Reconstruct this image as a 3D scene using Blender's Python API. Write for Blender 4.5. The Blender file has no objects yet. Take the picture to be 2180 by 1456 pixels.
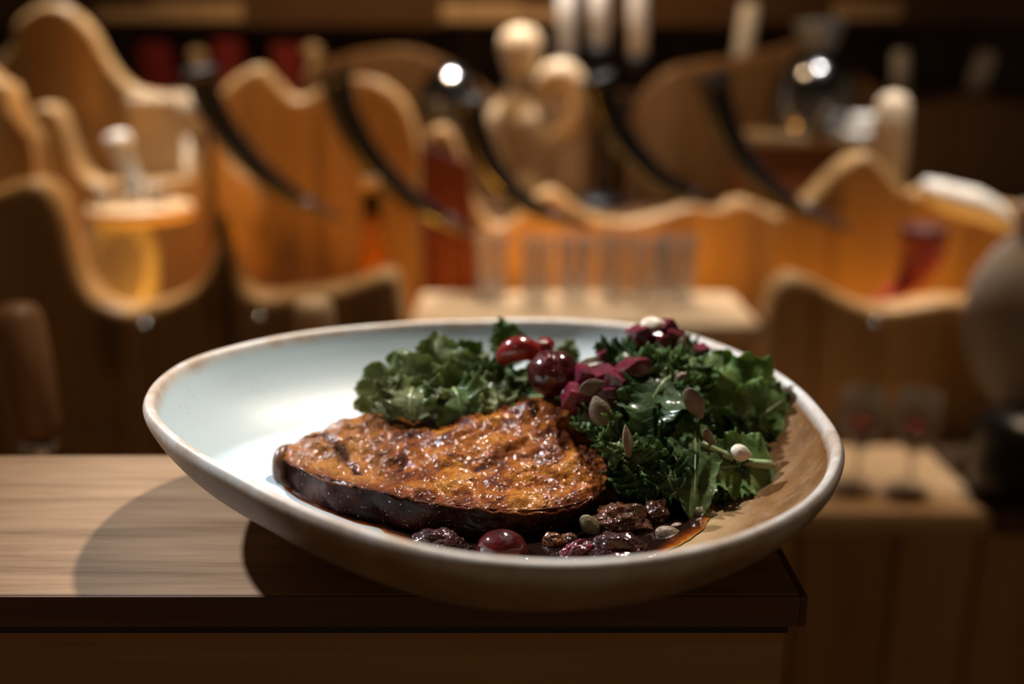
import bpy, math, random
from math import sin, cos, tan, pi, radians, sqrt, exp, atan2, hypot
from mathutils import Vector, Matrix, noise
random.seed(7)
SC = bpy.context.scene
COL = SC.collection

# ------------------------------------------------------------------ camera
F = 2100.0                       # focal length in pixels of the 2180 x 1456 frame
PITCH = radians(16.2)
CAM = Vector((0.0, 0.0, 1.29))
cd = bpy.data.cameras.new('camera'); cam = bpy.data.objects.new('camera', cd); COL.objects.link(cam)
cam.location = CAM; cam.rotation_euler = (pi/2 - PITCH, 0, 0)
cd.sensor_width = 36.0; cd.sensor_fit = 'HORIZONTAL'; cd.lens = 36.0*F/2180.0
cd.clip_start = 0.01; cd.clip_end = 60
cd.dof.use_dof = True; cd.dof.focus_distance = 0.375; cd.dof.aperture_fstop = 3.3
SC.camera = cam

# ------------------------------------------------------------------ world, exposure
SC.view_settings.view_transform = 'Standard'; SC.view_settings.look = 'None'
SC.view_settings.exposure = 0.0; SC.view_settings.gamma = 1.0
SC.view_settings.use_curve_mapping = False
W = bpy.data.worlds.new('world'); SC.world = W; W.use_nodes = True
bg = W.node_tree.nodes['Background']; bg.inputs[0].default_value = (1.0, 0.62, 0.34, 1); bg.inputs[1].default_value = 0.085

# ------------------------------------------------------------------ lights
def spot(name, loc, target, power, color, size_deg, blend=0.4, radius=0.03):
    l = bpy.data.lights.new(name, 'SPOT'); o = bpy.data.objects.new(name, l); COL.objects.link(o)
    l.energy = power; l.color = color; l.spot_size = radians(size_deg); l.spot_blend = blend; l.shadow_soft_size = radius
    o.location = loc
    o.rotation_euler = (Vector(target) - Vector(loc)).to_track_quat('-Z', 'Y').to_euler()
    return o
BOWLC = Vector((-0.0023, 0.396, 1.10))
WHITE = (1.0, 0.93, 0.84); COOL = (0.93, 0.97, 1.0); WARM = (1.0, 0.66, 0.34); AMBER = (1.0, 0.42, 0.04)
# two ceiling spots over the counter: one to the right of the dish, one to its left
spot('spot_over_counter', (0.27, 1.04, 2.28), (-0.12, 0.42, 1.12), 102, (1.0, 0.88, 0.74), 26, 0.8, 0.03)
spot('spot_over_counter', (-1.02, 0.95, 2.16), (0.09, 0.40, 1.12), 132, (0.97, 0.98, 1.0), 21.5, 0.6, 0.03)
# ceiling spots over the carved boards behind, followed by added fill spots
spot('board_and_fill_spot', (-0.60, 1.72, 2.3), (-0.55, 1.56, 1.1), 130, WHITE, 34, 0.7, 0.04)
spot('board_and_fill_spot', (0.02, 1.78, 2.3), (0.03, 1.66, 1.1), 130, WHITE, 34, 0.7, 0.04)
spot('board_and_fill_spot', (0.62, 1.62, 2.3), (0.60, 1.48, 1.1), 125, WHITE, 34, 0.7, 0.04)
spot('board_and_fill_spot', (-0.52, 1.33, 2.3), (-0.48, 1.18, 0.95), 50, (1.0, 0.74, 0.46), 40, 0.8, 0.04)
spot('board_and_fill_spot', (0.10, 1.42, 2.3), (0.08, 1.30, 0.95), 56, WHITE, 30, 0.7, 0.04)
spot('board_and_fill_spot', (0.70, 1.31, 2.3), (0.66, 1.12, 0.85), 32, WARM, 36, 0.7, 0.04)
spot('board_and_fill_spot', (0.20, 0.95, 2.45), (0.16, 1.86, 1.34), 22, WHITE, 16, 0.7, 0.04)  # added spot that whitens the candles from the front
spot('board_and_fill_spot', (-0.10, 1.60, 2.45), (-0.05, 2.2, 1.36), 60, WARM, 80, 0.9, 0.04)  # added wide spot that lifts the dim back wall and plaques
spot('added_lever_spot', (-0.05, 0.86, 2.3), (-0.25, 0.76, 1.02), 44, (1.0, 0.78, 0.55), 18, 0.6, 0.04)  # added spot so the lever and the round post show up

# ------------------------------------------------------------------ pixel helpers
def ray(px, py):
    x = (px-1090.0)/F; y = -(py-728.0)/F
    return Vector((x, cos(PITCH) + y*sin(PITCH), -sin(PITCH) + y*cos(PITCH)))
def at(px, py, Y):
    d = ray(px, py); return CAM + d*(Y/d.y)
def atz(px, py, z):
    d = ray(px, py); return CAM + d*((z-CAM.z)/d.z)
def mpp(px, py, Y):              # metres per pixel there
    d = ray(px, py); s = Y/d.y
    return s/F
RIGHT = Vector((1, 0, 0)); UP = Vector((0, sin(PITCH), cos(PITCH))); BACK = Vector((0, -cos(PITCH), sin(PITCH)))
def lerp(a, b, t): return a + (b-a)*t
def smooth(t): t = max(0.0, min(1.0, t)); return t*t*(3-2*t)
def interp(tab, x):
    if x <= tab[0][0]: return tab[0][1]
    for (a, b), (c, d) in zip(tab, tab[1:]):
        if x <= c: return b + (d-b)*(x-a)/(c-a) if c > a else d
    return tab[-1][1]
def cat(tab, n):                 # Catmull-Rom through a list of tuples / vectors
    P = [Vector(p) for p in tab]; P = [2*P[0]-P[1]] + P + [2*P[-1]-P[-2]]
    m = len(P)-3; out = []
    for i in range(n):
        t = i/(n-1)*m; k = min(int(t), m-1); t -= k
        a, b, c, d = P[k:k+4]
        out.append(0.5*((2*b) + (c-a)*t + (2*a-5*b+4*c-d)*t*t + (3*b-a-3*c+d)*t*t*t))
    return out
def nz(v, s=1.0, o=0.0): return noise.noise(Vector((v[0]*s+o, v[1]*s+o*1.7, v[2]*s-o)))

# ------------------------------------------------------------------ mesh helpers
def mesh(name, verts, faces, mat=None, parent=None, smooth_=True, mats=None, fm=None, attrs=None):
    me = bpy.data.meshes.new(name); me.from_pydata([tuple(v) for v in verts], [], faces); me.update()
    o = bpy.data.objects.new(name, me); COL.objects.link(o)
    if mats:
        for m in mats: me.materials.append(m)
        if fm: me.polygons.foreach_set('material_index', fm)
    elif mat: me.materials.append(mat)
    if smooth_: me.polygons.foreach_set('use_smooth', [True]*len(me.polygons))
    if attrs:
        for k, vals in attrs.items():
            a = me.attributes.new(k, 'FLOAT', 'POINT'); a.data.foreach_set('value', vals)
    if parent: o.parent = parent
    return o
def tag(o, label, cat_, group=None):
    o['label'] = label; o['category'] = cat_
    if group: o['group'] = group
    return o
def empty(name, label, cat_, group=None):
    o = bpy.data.objects.new(name, None); COL.objects.link(o); o.empty_display_size = 0.02
    return tag(o, label, cat_, group)
def struct(o): o['kind'] = 'structure'; return o
def fixnormals(o):
    import bmesh
    bm = bmesh.new(); bm.from_mesh(o.data); bmesh.ops.recalc_face_normals(bm, faces=bm.faces); bm.to_mesh(o.data); bm.free()
def bevel(o, w=0.002, seg=2):
    m = o.modifiers.new('bevel', 'BEVEL'); m.width = w; m.segments = seg; m.limit_method = 'ANGLE'; m.angle_limit = radians(35)
    return o
def box(name, lo, hi, mat, parent=None, bev=0.002):
    x0, y0, z0 = lo; x1, y1, z1 = hi
    v = [(x0,y0,z0),(x1,y0,z0),(x1,y1,z0),(x0,y1,z0),(x0,y0,z1),(x1,y0,z1),(x1,y1,z1),(x0,y1,z1)]
    f = [(0,3,2,1),(4,5,6,7),(0,1,5,4),(1,2,6,5),(2,3,7,6),(3,0,4,7)]
    o = mesh(name, v, f, mat, parent, False)
    if bev: bevel(o, bev, 2)
    return o
def lathe(name, prof, mat, parent=None, c=(0,0,0), n=40, M=None, cap=True):
    V = []; Fc = []
    for r, z in prof:
        for i in range(n):
            a = 2*pi*i/n; V.append(Vector((r*cos(a), r*sin(a), z)))
    k = len(prof)
    for j in range(k-1):
        for i in range(n):
            Fc.append((j*n+i, j*n+(i+1) % n, (j+1)*n+(i+1) % n, (j+1)*n+i))
    if cap:
        if prof[0][0] > 1e-6: Fc.append(tuple(range(n-1, -1, -1)))
        if prof[-1][0] > 1e-6: Fc.append(tuple((k-1)*n+i for i in range(n)))
    c = Vector(c)
    V = [(M @ v if M else v) + c for v in V]
    return mesh(name, V, Fc, mat, parent)
def tube(name, pts, radii, mat, parent=None, n=16, cap=True, flat=None):
    P = [Vector(p) for p in pts]; V = []; Fc = []
    T = [(P[min(i+1, len(P)-1)] - P[max(i-1, 0)]).normalized() for i in range(len(P))]
    ref = Vector((0, 0, 1)) if abs(T[0].z) < 0.9 else Vector((0, 1, 0))
    nrm = (ref - T[0]*ref.dot(T[0])).normalized()
    for i, p in enumerate(P):
        nrm = (nrm - T[i]*nrm.dot(T[i])).normalized(); b = T[i].cross(nrm)
        r = radii[i] if hasattr(radii, '__len__') else radii
        for k in range(n):
            a = 2*pi*k/n; V.append(p + nrm*(r*cos(a)) + b*(r*sin(a)*(flat or 1.0)))
    for i in range(len(P)-1):
        for k in range(n):
            Fc.append((i*n+k, i*n+(k+1) % n, (i+1)*n+(k+1) % n, (i+1)*n+k))
    if cap:
        Fc.append(tuple(range(n-1, -1, -1))); Fc.append(tuple((len(P)-1)*n+k for k in range(n)))
    return mesh(name, V, Fc, mat, parent)

# ------------------------------------------------------------------ material helpers
def newmat(name):
    m = bpy.data.materials.new(name); m.use_nodes = True
    nt = m.node_tree; b = nt.nodes['Principled BSDF']
    return m, nt, b
def N(nt, t, **k):
    n = nt.nodes.new(t)
    for a, v in k.items(): setattr(n, a, v)
    return n
def L(nt, a, b): nt.links.new(a, b)
def setp(b, **k):
    for a, v in k.items():
        b.inputs[a].default_value = v
def c4(c): return (c[0], c[1], c[2], 1.0)
def ramp(nt, fac, stops):
    r = N(nt, 'ShaderNodeValToRGB'); e = r.color_ramp.elements
    while len(e) > 1: e.remove(e[0])
    e[0].position = stops[0][0]; e[0].color = c4(stops[0][1])
    for p, c in stops[1:]:
        k = e.new(p); k.color = c4(c)
    if fac is not None: L(nt, fac, r.inputs[0])
    return r
def mixc(nt, fac, a, b, mode='MIX'):
    m = N(nt, 'ShaderNodeMix', data_type='RGBA', blend_type=mode)
    for s, v in ((m.inputs[0], fac), (m.inputs[6], a), (m.inputs[7], b)):
        if hasattr(v, 'links') or isinstance(v, bpy.types.NodeSocket): L(nt, v, s)
        elif isinstance(v, (int, float)): s.default_value = v
        else: s.default_value = c4(v)
    return m.outputs[2]
def noise_tex(nt, vec, scale, detail=4, rough=0.6, dist=0.0):
    n = N(nt, 'ShaderNodeTexNoise'); n.inputs['Scale'].default_value = scale; n.inputs['Detail'].default_value = detail
    n.inputs['Roughness'].default_value = rough; n.inputs['Distortion'].default_value = dist
    if vec is not None: L(nt, vec, n.inputs['Vector'])
    return n.outputs[0]
def objco(nt, scale=(1,1,1), random_=False):
    t = N(nt, 'ShaderNodeTexCoord'); m = N(nt, 'ShaderNodeMapping'); m.inputs['Scale'].default_value = scale
    L(nt, t.outputs['Object'], m.inputs[0])
    if random_:
        oi = N(nt, 'ShaderNodeObjectInfo'); v = N(nt, 'ShaderNodeVectorMath', operation='SCALE')
        cx = N(nt, 'ShaderNodeCombineXYZ'); 
        for i in range(3): L(nt, oi.outputs['Random'], cx.inputs[i])
        L(nt, cx.outputs[0], v.inputs[0]); v.inputs['Scale'].default_value = 37.0; L(nt, v.outputs[0], m.inputs['Location'])
    return m.outputs[0]
def bump(nt, b, h, strength, dist):
    n = N(nt, 'ShaderNodeBump'); n.inputs['Strength'].default_value = strength; n.inputs['Distance'].default_value = dist
    L(nt, h, n.inputs['Height']); L(nt, n.outputs[0], b.inputs['Normal']); 
    c = N(nt, 'ShaderNodeBump'); c.inputs['Strength'].default_value = strength*0.2; c.inputs['Distance'].default_value = dist
    L(nt, h, c.inputs['Height']); L(nt, c.outputs[0], b.inputs['Coat Normal']); return n
def math_(nt, op, a, b=None):
    m = N(nt, 'ShaderNodeMath', operation=op)
    for i, v in enumerate((a, b)):
        if v is None: continue
        if isinstance(v, (int, float)): m.inputs[i].default_value = v
        else: L(nt, v, m.inputs[i])
    return m.outputs[0]
def attr(nt, name):
    a = N(nt, 'ShaderNodeAttribute'); a.attribute_name = name; return a.outputs['Fac']

def plain(name, col, rough=0.5, metal=0.0, spec=0.5, var=0.12, scale=40, coat=0.0, bumpd=0.0):
    m, nt, b = newmat(name); v = objco(nt, (1,1,1), True)
    n = noise_tex(nt, v, scale, 5)
    c = ramp(nt, n, [(0.3, [x*(1-var) for x in col]), (0.7, [min(1, x*(1+var)) for x in col])])
    L(nt, c.outputs[0], b.inputs['Base Color'])
    setp(b, Roughness=rough, Metallic=metal); b.inputs['Specular IOR Level'].default_value = spec
    b.inputs['Coat Weight'].default_value = coat; b.inputs['Coat Roughness'].default_value = 0.08
    if bumpd: bump(nt, b, n, 0.5, bumpd)
    return m
def wood(name, light, dark, axis='Z', fine=1.0, rough=0.45, knots=True, bumpd=0.0006, spec=0.4):
    m, nt, b = newmat(name)
    s = {'X': (1.2, 22, 22), 'Z': (22, 22, 1.2), 'Y': (22, 1.2, 22)}[axis]
    v = objco(nt, [x*fine for x in s], True)
    n1 = noise_tex(nt, v, 1.0, 6, 0.65, 1.2)
    v2 = objco(nt, [x*fine*6 for x in s], True)
    n2 = noise_tex(nt, v2, 1.0, 4, 0.7, 0.3)
    mx = math_(nt, 'ADD', math_(nt, 'MULTIPLY', n1, 0.7), math_(nt, 'MULTIPLY', n2, 0.3))
    mid = [lerp(a, c, 0.45) for a, c in zip(light, dark)]
    r = ramp(nt, mx, [(0.34, dark), (0.46, mid), (0.58, light), (0.72, [min(1, x*1.1) for x in light])])
    col = r.outputs[0]
    if knots:
        kv = objco(nt, {'X': (2.2, 7, 7), 'Z': (7, 7, 2.2), 'Y': (7, 2.2, 7)}[axis], True)
        vo = N(nt, 'ShaderNodeTexVoronoi'); vo.inputs['Scale'].default_value = 1.0; L(nt, kv, vo.inputs['Vector'])
        k = ramp(nt, vo.outputs['Distance'], [(0.0, (1,1,1)), (0.10, (0.85,0.85,0.85)), (0.17, (0,0,0))])
        col = mixc(nt, math_(nt, 'MULTIPLY', k.outputs[0], 0.75), col, [x*0.45 for x in dark])
    oi = N(nt, 'ShaderNodeObjectInfo'); hv = N(nt, 'ShaderNodeHueSaturation')
    mr = N(nt, 'ShaderNodeMapRange'); L(nt, oi.outputs['Random'], mr.inputs[0]); mr.inputs[3].default_value = 0.86; mr.inputs[4].default_value = 1.12
    L(nt, mr.outputs[0], hv.inputs['Value']); L(nt, col, hv.inputs['Color'])
    L(nt, hv.outputs[0], b.inputs['Base Color']); setp(b, Roughness=rough); b.inputs['Specular IOR Level'].default_value = spec
    if bumpd: bump(nt, b, mx, 0.5, bumpd)
    return m
def glassmat(name, col=(1,1,1), rough=0.02):
    m, nt, b = newmat(name); v = objco(nt); n = noise_tex(nt, v, 20, 2)
    r = ramp(nt, n, [(0.3, [x*0.96 for x in col]), (0.7, col)]); L(nt, r.outputs[0], b.inputs['Base Color'])
    setp(b, Roughness=rough, IOR=1.45); b.inputs['Transmission Weight'].default_value = 1.0
    return m

PINE = wood('pine_board_wood', (0.50, 0.30, 0.125), (0.33, 0.17, 0.055), 'Z')
PINE_X = wood('pine_shelf_wood', (0.60, 0.42, 0.25), (0.44, 0.27, 0.13), 'X')
DARKWOOD = wood('dark_brown_wood', (0.085, 0.040, 0.018), (0.040, 0.018, 0.008), 'Z')
DARKWOOD_X = wood('dark_beam_wood', (0.10, 0.048, 0.02), (0.05, 0.022, 0.009), 'X')
REDWOOD = wood('reddish_box_wood', (0.30, 0.095, 0.03), (0.17, 0.05, 0.016), 'X', knots=False)
CARVED = wood('pale_carved_wood', (0.66, 0.52, 0.36), (0.52, 0.38, 0.24), 'Z', 0.6, 0.4, False)
HANDLE = wood('brown_handle_wood', (0.30, 0.16, 0.08), (0.17, 0.085, 0.04), 'Z', 1.0, 0.45, False)
POSTW = wood('post_wood', (0.70, 0.52, 0.34), (0.56, 0.38, 0.22), 'Z', 1.0, 0.45, False)
BROWNB = wood('brown_board_wood', (0.26, 0.145, 0.066), (0.16, 0.08, 0.035), 'Z')
OAK = wood('oak_counter_wood', (0.37, 0.235, 0.135), (0.16, 0.09, 0.043), 'X', 2.2, 0.5, False, 0.0004)
OAK_EDGE = wood('dark_edge_band_wood', (0.16, 0.075, 0.045), (0.09, 0.042, 0.026), 'X', 1.6, 0.5, False)
CABINET = wood('cabinet_face_wood', (0.42, 0.23, 0.095), (0.30, 0.155, 0.06), 'X', 1.0, 0.5)
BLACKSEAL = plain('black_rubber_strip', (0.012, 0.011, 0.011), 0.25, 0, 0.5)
BLACKHORN = plain('black_polished_horn', (0.010, 0.010, 0.012), 0.22, 0, 0.5)
HORNTIP = plain('brown_horn_tip', (0.045, 0.03, 0.027), 0.3, 0, 0.5)
IRON = plain('black_iron', (0.018, 0.017, 0.018), 0.45, 0.6, 0.5)
STEEL = plain('dark_polished_steel', (0.30, 0.31, 0.34), 0.16, 1.0, 0.5, 0.08, 15)
BRUSHED = plain('brushed_grey_metal', (0.30, 0.33, 0.38), 0.55, 0.5, 0.4, 0.1, 30)
CHROME = plain('bright_chrome', (0.55, 0.56, 0.58), 0.12, 1.0, 0.5, 0.05, 15)
WAX = plain('white_wax', (0.80, 0.78, 0.78), 0.45, 0, 0.4, 0.04)
WICK = plain('black_wick', (0.02, 0.018, 0.016), 0.8)
IVORY = plain('ivory_white_horn', (0.80, 0.77, 0.72), 0.35, 0, 0.5, 0.06, 12)
REDGLAZE = plain('red_glaze', (0.42, 0.055, 0.04), 0.3, 0, 0.5, 0.15, 12)
REDCLOTH = plain('dark_red_cloth', (0.20, 0.022, 0.02), 0.85, 0, 0.2, 0.2, 60, bumpd=0.001)
MAROON = plain('maroon_paint', (0.085, 0.016, 0.014), 0.6, 0, 0.3, 0.2, 20)
STONE = plain('grey_stoneware', (0.36, 0.31, 0.27), 0.7, 0, 0.3, 0.12, 25, bumpd=0.0015)
BLACKPOT = plain('black_enamel', (0.012, 0.011, 0.012), 0.3, 0, 0.5)
WHITECER = plain('white_ceramic', (0.80, 0.78, 0.74), 0.3, 0, 0.5, 0.03)
AMBERGL = glassmat('amber_glass', (1.0, 0.72, 0.28), 0.05)
GLASS = glassmat('clear_glass', (0.97, 0.97, 0.97))
def thin_glass():
    m = GLASS; nt = m.node_tree; [setattr(e, 'color', (0.75, 0.74, 0.72, 1)) for n in nt.nodes if n.type == 'VALTORGB' for e in n.color_ramp.elements]; b = nt.nodes['Principled BSDF']; b.inputs['Transmission Weight'].default_value = 0.0; b.inputs['Roughness'].default_value = 0.04
    tr = N(nt, 'ShaderNodeBsdfTransparent'); tr.inputs[0].default_value = (0.96, 0.96, 0.95, 1); mx = N(nt, 'ShaderNodeMixShader'); fr = N(nt, 'ShaderNodeLayerWeight'); fr.inputs['Blend'].default_value = 0.35
    L(nt, math_(nt, 'ADD', math_(nt, 'MULTIPLY', fr.outputs['Fresnel'], 0.6), 0.11), mx.inputs[0]); L(nt, tr.outputs[0], mx.inputs[1]); L(nt, b.outputs[0], mx.inputs[2]); L(nt, mx.outputs[0], nt.nodes['Material Output'].inputs[0])
thin_glass()
REDDRINK = glassmat('dark_red_drink', (0.35, 0.02, 0.02))

# ------------------------------------------------------------------ room shell
def planks(parent, n, lo, hi, axis, mat, gap=0.004, jit=0.003):
    """n flat planks side by side along axis 0 or 1 or 2 (each its own part)"""
    for i in range(n):
        a = lo[axis] + (hi[axis]-lo[axis])*i/n + gap/2; b = lo[axis] + (hi[axis]-lo[axis])*(i+1)/n - gap/2
        l = list(lo); h = list(hi); l[axis] = a; h[axis] = b
        d = random.uniform(-jit, jit)
        if axis == 0: l[1] += d
        o = box('plank', l, h, mat, parent, 0.003)
fl = struct(box('floor', (-2.6, -1.2, -0.06), (2.6, 2.9, -0.02), DARKWOOD_X, None, 0))
planks(fl, 20, (-2.6, -1.2, -0.02), (2.6, 2.9, 0.0), 1, DARKWOOD_X, 0.004, 0)
wb = struct(box('wall_back', (-2.6, 2.42, 0.0), (2.6, 2.6, 2.6), DARKWOOD, None, 0))
planks(wb, 30, (-2.6, 2.395, 0.0), (2.6, 2.42, 2.6), 0, DARKWOOD, 0.006, 0.004)
ce = struct(box('ceiling', (-2.6, -1.2, 2.6), (2.6, 2.6, 2.66), DARKWOOD_X, None, 0))

# lamp housings of the ceiling spots, the added ones too
SPL = ['lighting the dish from the pot side', 'lighting the dish from the jar side', 'above the tall wing shaped board', 'above the carved figure', 'above the arched board', 'above the U shaped board', 'above the tumblers', 'above the low table', 'added to brighten the three candles', 'added to brighten the upper shelf plaques', 'added to brighten the brown wooden lever']
for o in [o for o in COL.objects if o.type == 'LIGHT' and o.data.type == 'SPOT']:
    p = o.location; ax = o.rotation_euler.to_matrix()
    over = 'over_counter' in o.name
    h = empty('ceiling_spotlight', 'black ceiling spotlight ' + SPL.pop(0), 'spotlight', 'ceiling spotlights')
    h.location = (p.x, p.y, 2.6)
    back = ax @ Vector((0, 0, 1))
    s = lathe('housing', [(0.048, -0.02), (0.05, 0.0), (0.05, 0.09), (0.03, 0.105), (0.0, 0.106)], IRON, h, (0,0,0), 24, ax, False)
    s.location = p - h.location
    top = p + back*0.06
    tube('bracket', [top - h.location, Vector((top.x, top.y, 2.6)) - h.location], 0.008, IRON, h, 10)

# ------------------------------------------------------------------ counter with the dish
ZC = 1.10
YF, YB = 0.3205, 0.4530
XR = 0.1085
ct = empty('bar_counter', 'narrow oak topped bar counter with a dark front edge', 'counter')
ct.location = (-0.4, 0.39, 0)
off = -Vector(ct.location)
def cpart(name, lo, hi, mat, bev):
    o = box(name, Vector(lo)+off, Vector(hi)+off, mat, ct, bev); return o
cpart('top_panel', (-1.1, YF+0.0012, ZC-0.0115), (XR-0.0028, YB, ZC), OAK, 0.0006)
cpart('front_edge_band', (-1.1, YF, ZC-0.0128), (XR-0.0028, YF+0.0012, ZC-0.0002), OAK_EDGE, 0.0003)
cpart('end_edge_band', (XR-0.0027, YF+0.0002, ZC-0.0128), (XR, YB, ZC-0.0002), OAK_EDGE, 0.0005)
cpart('underlay', (-1.1, YF+0.0025, ZC-0.0128), (XR-0.004, YB-0.001, ZC-0.0115), OAK_EDGE, 0.0)
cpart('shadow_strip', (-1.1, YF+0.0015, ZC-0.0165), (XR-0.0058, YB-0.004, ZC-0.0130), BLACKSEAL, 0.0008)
cpart('cabinet_body', (-1.1, YF+0.003, 0.0), (XR-0.0065, YB-0.006, ZC-0.0167), CABINET, 0.001)

# ------------------------------------------------------------------ bowl
BR = 0.1417
KT = [(-168,1.038),(-160,0.992),(-147,0.943),(-134,0.915),(-118,0.939),(-106,0.978),(-97,1.017),(-89,1.035),(-81,1.046),(-73,1.042),(-66,1.038),(-59,1.026),(-48,1.006),(-38,0.989),(-28,0.975),(-19,0.97),(-11,0.958),(0,0.947),(13,0.964),(25,0.99),(38,1.036),(50,1.087),(57,1.085),(72,1.017),(89,0.944),(99,0.915),(122,0.929),(140,0.979),(155,1.026),(165,1.072),(178,1.066),(192,1.038)]
NTH = 240
kraw = [interp(KT, -168 + 360.0*i/NTH) for i in range(NTH)]
for _ in range(14): kraw = [(kraw[i-1] + 2*kraw[i] + kraw[(i+1) % NTH])/4 for i in range(NTH)]
def kth(a):
    t = (math.degrees(a) + 168.0)/360.0*NTH; i = int(math.floor(t)); f = t-i
    return kraw[i % NTH]*(1-f) + kraw[(i+1) % NTH]*f
PROF = [(0,0.0035),(0.3,0.0035),(0.345,0.001),(0.36,0),(0.378,0),(0.39,0.001),(0.41,0.0045),(0.5,0.0065),(0.62,0.0098),(0.74,0.0152),(0.84,0.02238),(0.915,0.02977),(0.965,0.03742),(0.992,0.0438),(1,0.0475),(0.998,0.0497),(0.99,0.0511),(0.978,0.0511),(0.967,0.0497),(0.958,0.0465),(0.945,0.04253),(0.915,0.03615),(0.865,0.02935),(0.79,0.02272),(0.69,0.0172),(0.56,0.013),(0.42,0.011),(0.25,0.0102),(0.1,0.01),(0,0.01)]
INNER = sorted([p for p in PROF[17:]])
def bowl_pt(s, z, a):
    g = 1 + (kth(a)-1)*smooth((s-0.3)/0.6)
    x = BR*s*g*cos(a); y = BR*s*g*sin(a)
    return Vector((x, y, z + (-0.04*x - 0.01*y)*smooth(z/0.05)))
def floor_z(x, y):                # inner surface of the bowl, world coordinates
    dx = x-BOWLC.x; dy = y-BOWLC.y; a = atan2(dy, dx); r = hypot(dx, dy)/BR; s = r
    for _ in range(4): s = r/(1 + (kth(a)-1)*smooth((s-0.3)/0.6))
    return ZC + interp(INNER, min(s, 0.97))
pr = cat([(a, b, 0) for a, b in PROF], 150)
V = []; Fc = []; A1 = []
NB = 200
for j, p in enumerate(pr):
    for i in range(NB):
        a = 2*pi*i/NB; q = bowl_pt(max(p.x, 0.0), p.y, a)
        q += Vector((0, 0, 0.0005*nz((cos(a)*2, sin(a)*2, p.x*3), 1.0)*smooth(p.y/0.03)))
        V.append(q); A1.append(j/(len(pr)-1))
for j in range(len(pr)-1):
    for i in range(NB):
        Fc.append((j*NB+i, j*NB+(i+1) % NB, (j+1)*NB+(i+1) % NB, (j+1)*NB+i))
def bowl_material():
    m, nt, b = newmat('reactive_glaze_stoneware')
    co = objco(nt); p = attr(nt, 'prof')
    sep = N(nt, 'ShaderNodeSeparateXYZ'); L(nt, co, sep.inputs[0])
    n1 = noise_tex(nt, co, 26, 6, 0.65); n2 = noise_tex(nt, co, 300, 3, 0.7); n3 = noise_tex(nt, co, 9, 3)
    stretch = objco(nt, (60, 60, 14)); ns = noise_tex(nt, stretch, 2.2, 5, 0.7)
    # pale blue glaze, brown reactive glaze on the right half and the bottom
    pale = ramp(nt, n3, [(0.3, (0.53, 0.67, 0.75)), (0.7, (0.60, 0.71, 0.77))]).outputs[0]
    brown = ramp(nt, n1, [(0.28, (0.11, 0.038, 0.006)), (0.45, (0.17, 0.067, 0.014)), (0.58, (0.20, 0.10, 0.036)), (0.74, (0.30, 0.205, 0.13))]).outputs[0]
    n5 = noise_tex(nt, co, 95, 5, 0.7)
    brown = mixc(nt, math_(nt, 'MULTIPLY', ramp(nt, n5, [(0.45, (0,0,0)), (0.62, (1,1,1))]).outputs[0], 0.6), brown, (0.105, 0.040, 0.008))
    brown = mixc(nt, math_(nt, 'MULTIPLY', ramp(nt, ns, [(0.55, (0,0,0)), (0.75, (1,1,1))]).outputs[0], 0.45), brown, (0.30, 0.21, 0.14))
    # side selector: x - 0.75*y offset
    side = math_(nt, 'ADD', math_(nt, 'MULTIPLY', sep.outputs[0], 1.0), math_(nt, 'MULTIPLY', sep.outputs[1], -0.55))
    side = math_(nt, 'ADD', side, math_(nt, 'MULTIPLY', math_(nt, 'SUBTRACT', n1, 0.5), 0.06))
    sr = ramp(nt, math_(nt, 'ADD', math_(nt, 'MULTIPLY', side, 4.0), 0.5), [(0.50, (0,0,0)), (0.66, (1,1,1))]).outputs[0]
    inside = mixc(nt, sr, pale, brown)
    tanfl = ramp(nt, n1, [(0.3, (0.28, 0.17, 0.07)), (0.7, (0.40, 0.28, 0.15))]).outputs[0]
    fr = ramp(nt, math_(nt, 'ADD', p, math_(nt, 'MULTIPLY', math_(nt, 'SUBTRACT', n3, 0.5), 0.10)), [(0.80, (0,0,0)), (0.86, (1,1,1))]).outputs[0]
    fr = math_(nt, 'MULTIPLY', fr, ramp(nt, math_(nt, 'ADD', math_(nt, 'MULTIPLY', side, 4.0), 0.5), [(0.30, (0,0,0)), (0.46, (1,1,1))]).outputs[0])
    inside = mixc(nt, fr, inside, tanfl)
    # worn lip
    lip = ramp(nt, math_(nt, 'ADD', math_(nt, 'MULTIPLY', n1, 0.75), math_(nt, 'MULTIPLY', ns, 0.25)), [(0.30, (0.34, 0.24, 0.17)), (0.42, (0.50, 0.40, 0.32)), (0.52, (0.62, 0.58, 0.54)), (0.70, (0.72, 0.73, 0.73))]).outputs[0]
    lr = ramp(nt, math_(nt, 'ADD', p, math_(nt, 'MULTIPLY', math_(nt, 'SUBTRACT', n1, 0.5), 0.08)), [(0.44, (0,0,0)), (0.48, (1,1,1)), (0.625, (1,1,1)), (0.665, (0,0,0))]).outputs[0]
    outc = ramp(nt, n1, [(0.3, (0.26, 0.155, 0.08)), (0.5, (0.36, 0.235, 0.135)), (0.7, (0.46, 0.33, 0.21))]).outputs[0]
    io = ramp(nt, p, [(0.50, (0,0,0)), (0.505, (1,1,1))]).outputs[0]
    col = mixc(nt, io, outc, inside); col = mixc(nt, lr, col, lip)
    # dark iron speckles
    sp = N(nt, 'ShaderNodeTexVoronoi'); sp.inputs['Scale'].default_value = 330; L(nt, co, sp.inputs['Vector'])
    sk = ramp(nt, sp.outputs['Distance'], [(0.10, (1,1,1)), (0.2, (0,0,0))]).outputs[0]
    gate = ramp(nt, n1, [(0.48, (0,0,0)), (0.62, (1,1,1))]).outputs[0]
    col = mixc(nt, math_(nt, 'MULTIPLY', math_(nt, 'MULTIPLY', sk, gate), 0.55), col, (0.10, 0.06, 0.035))
    L(nt, col, b.inputs['Base Color'])
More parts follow.
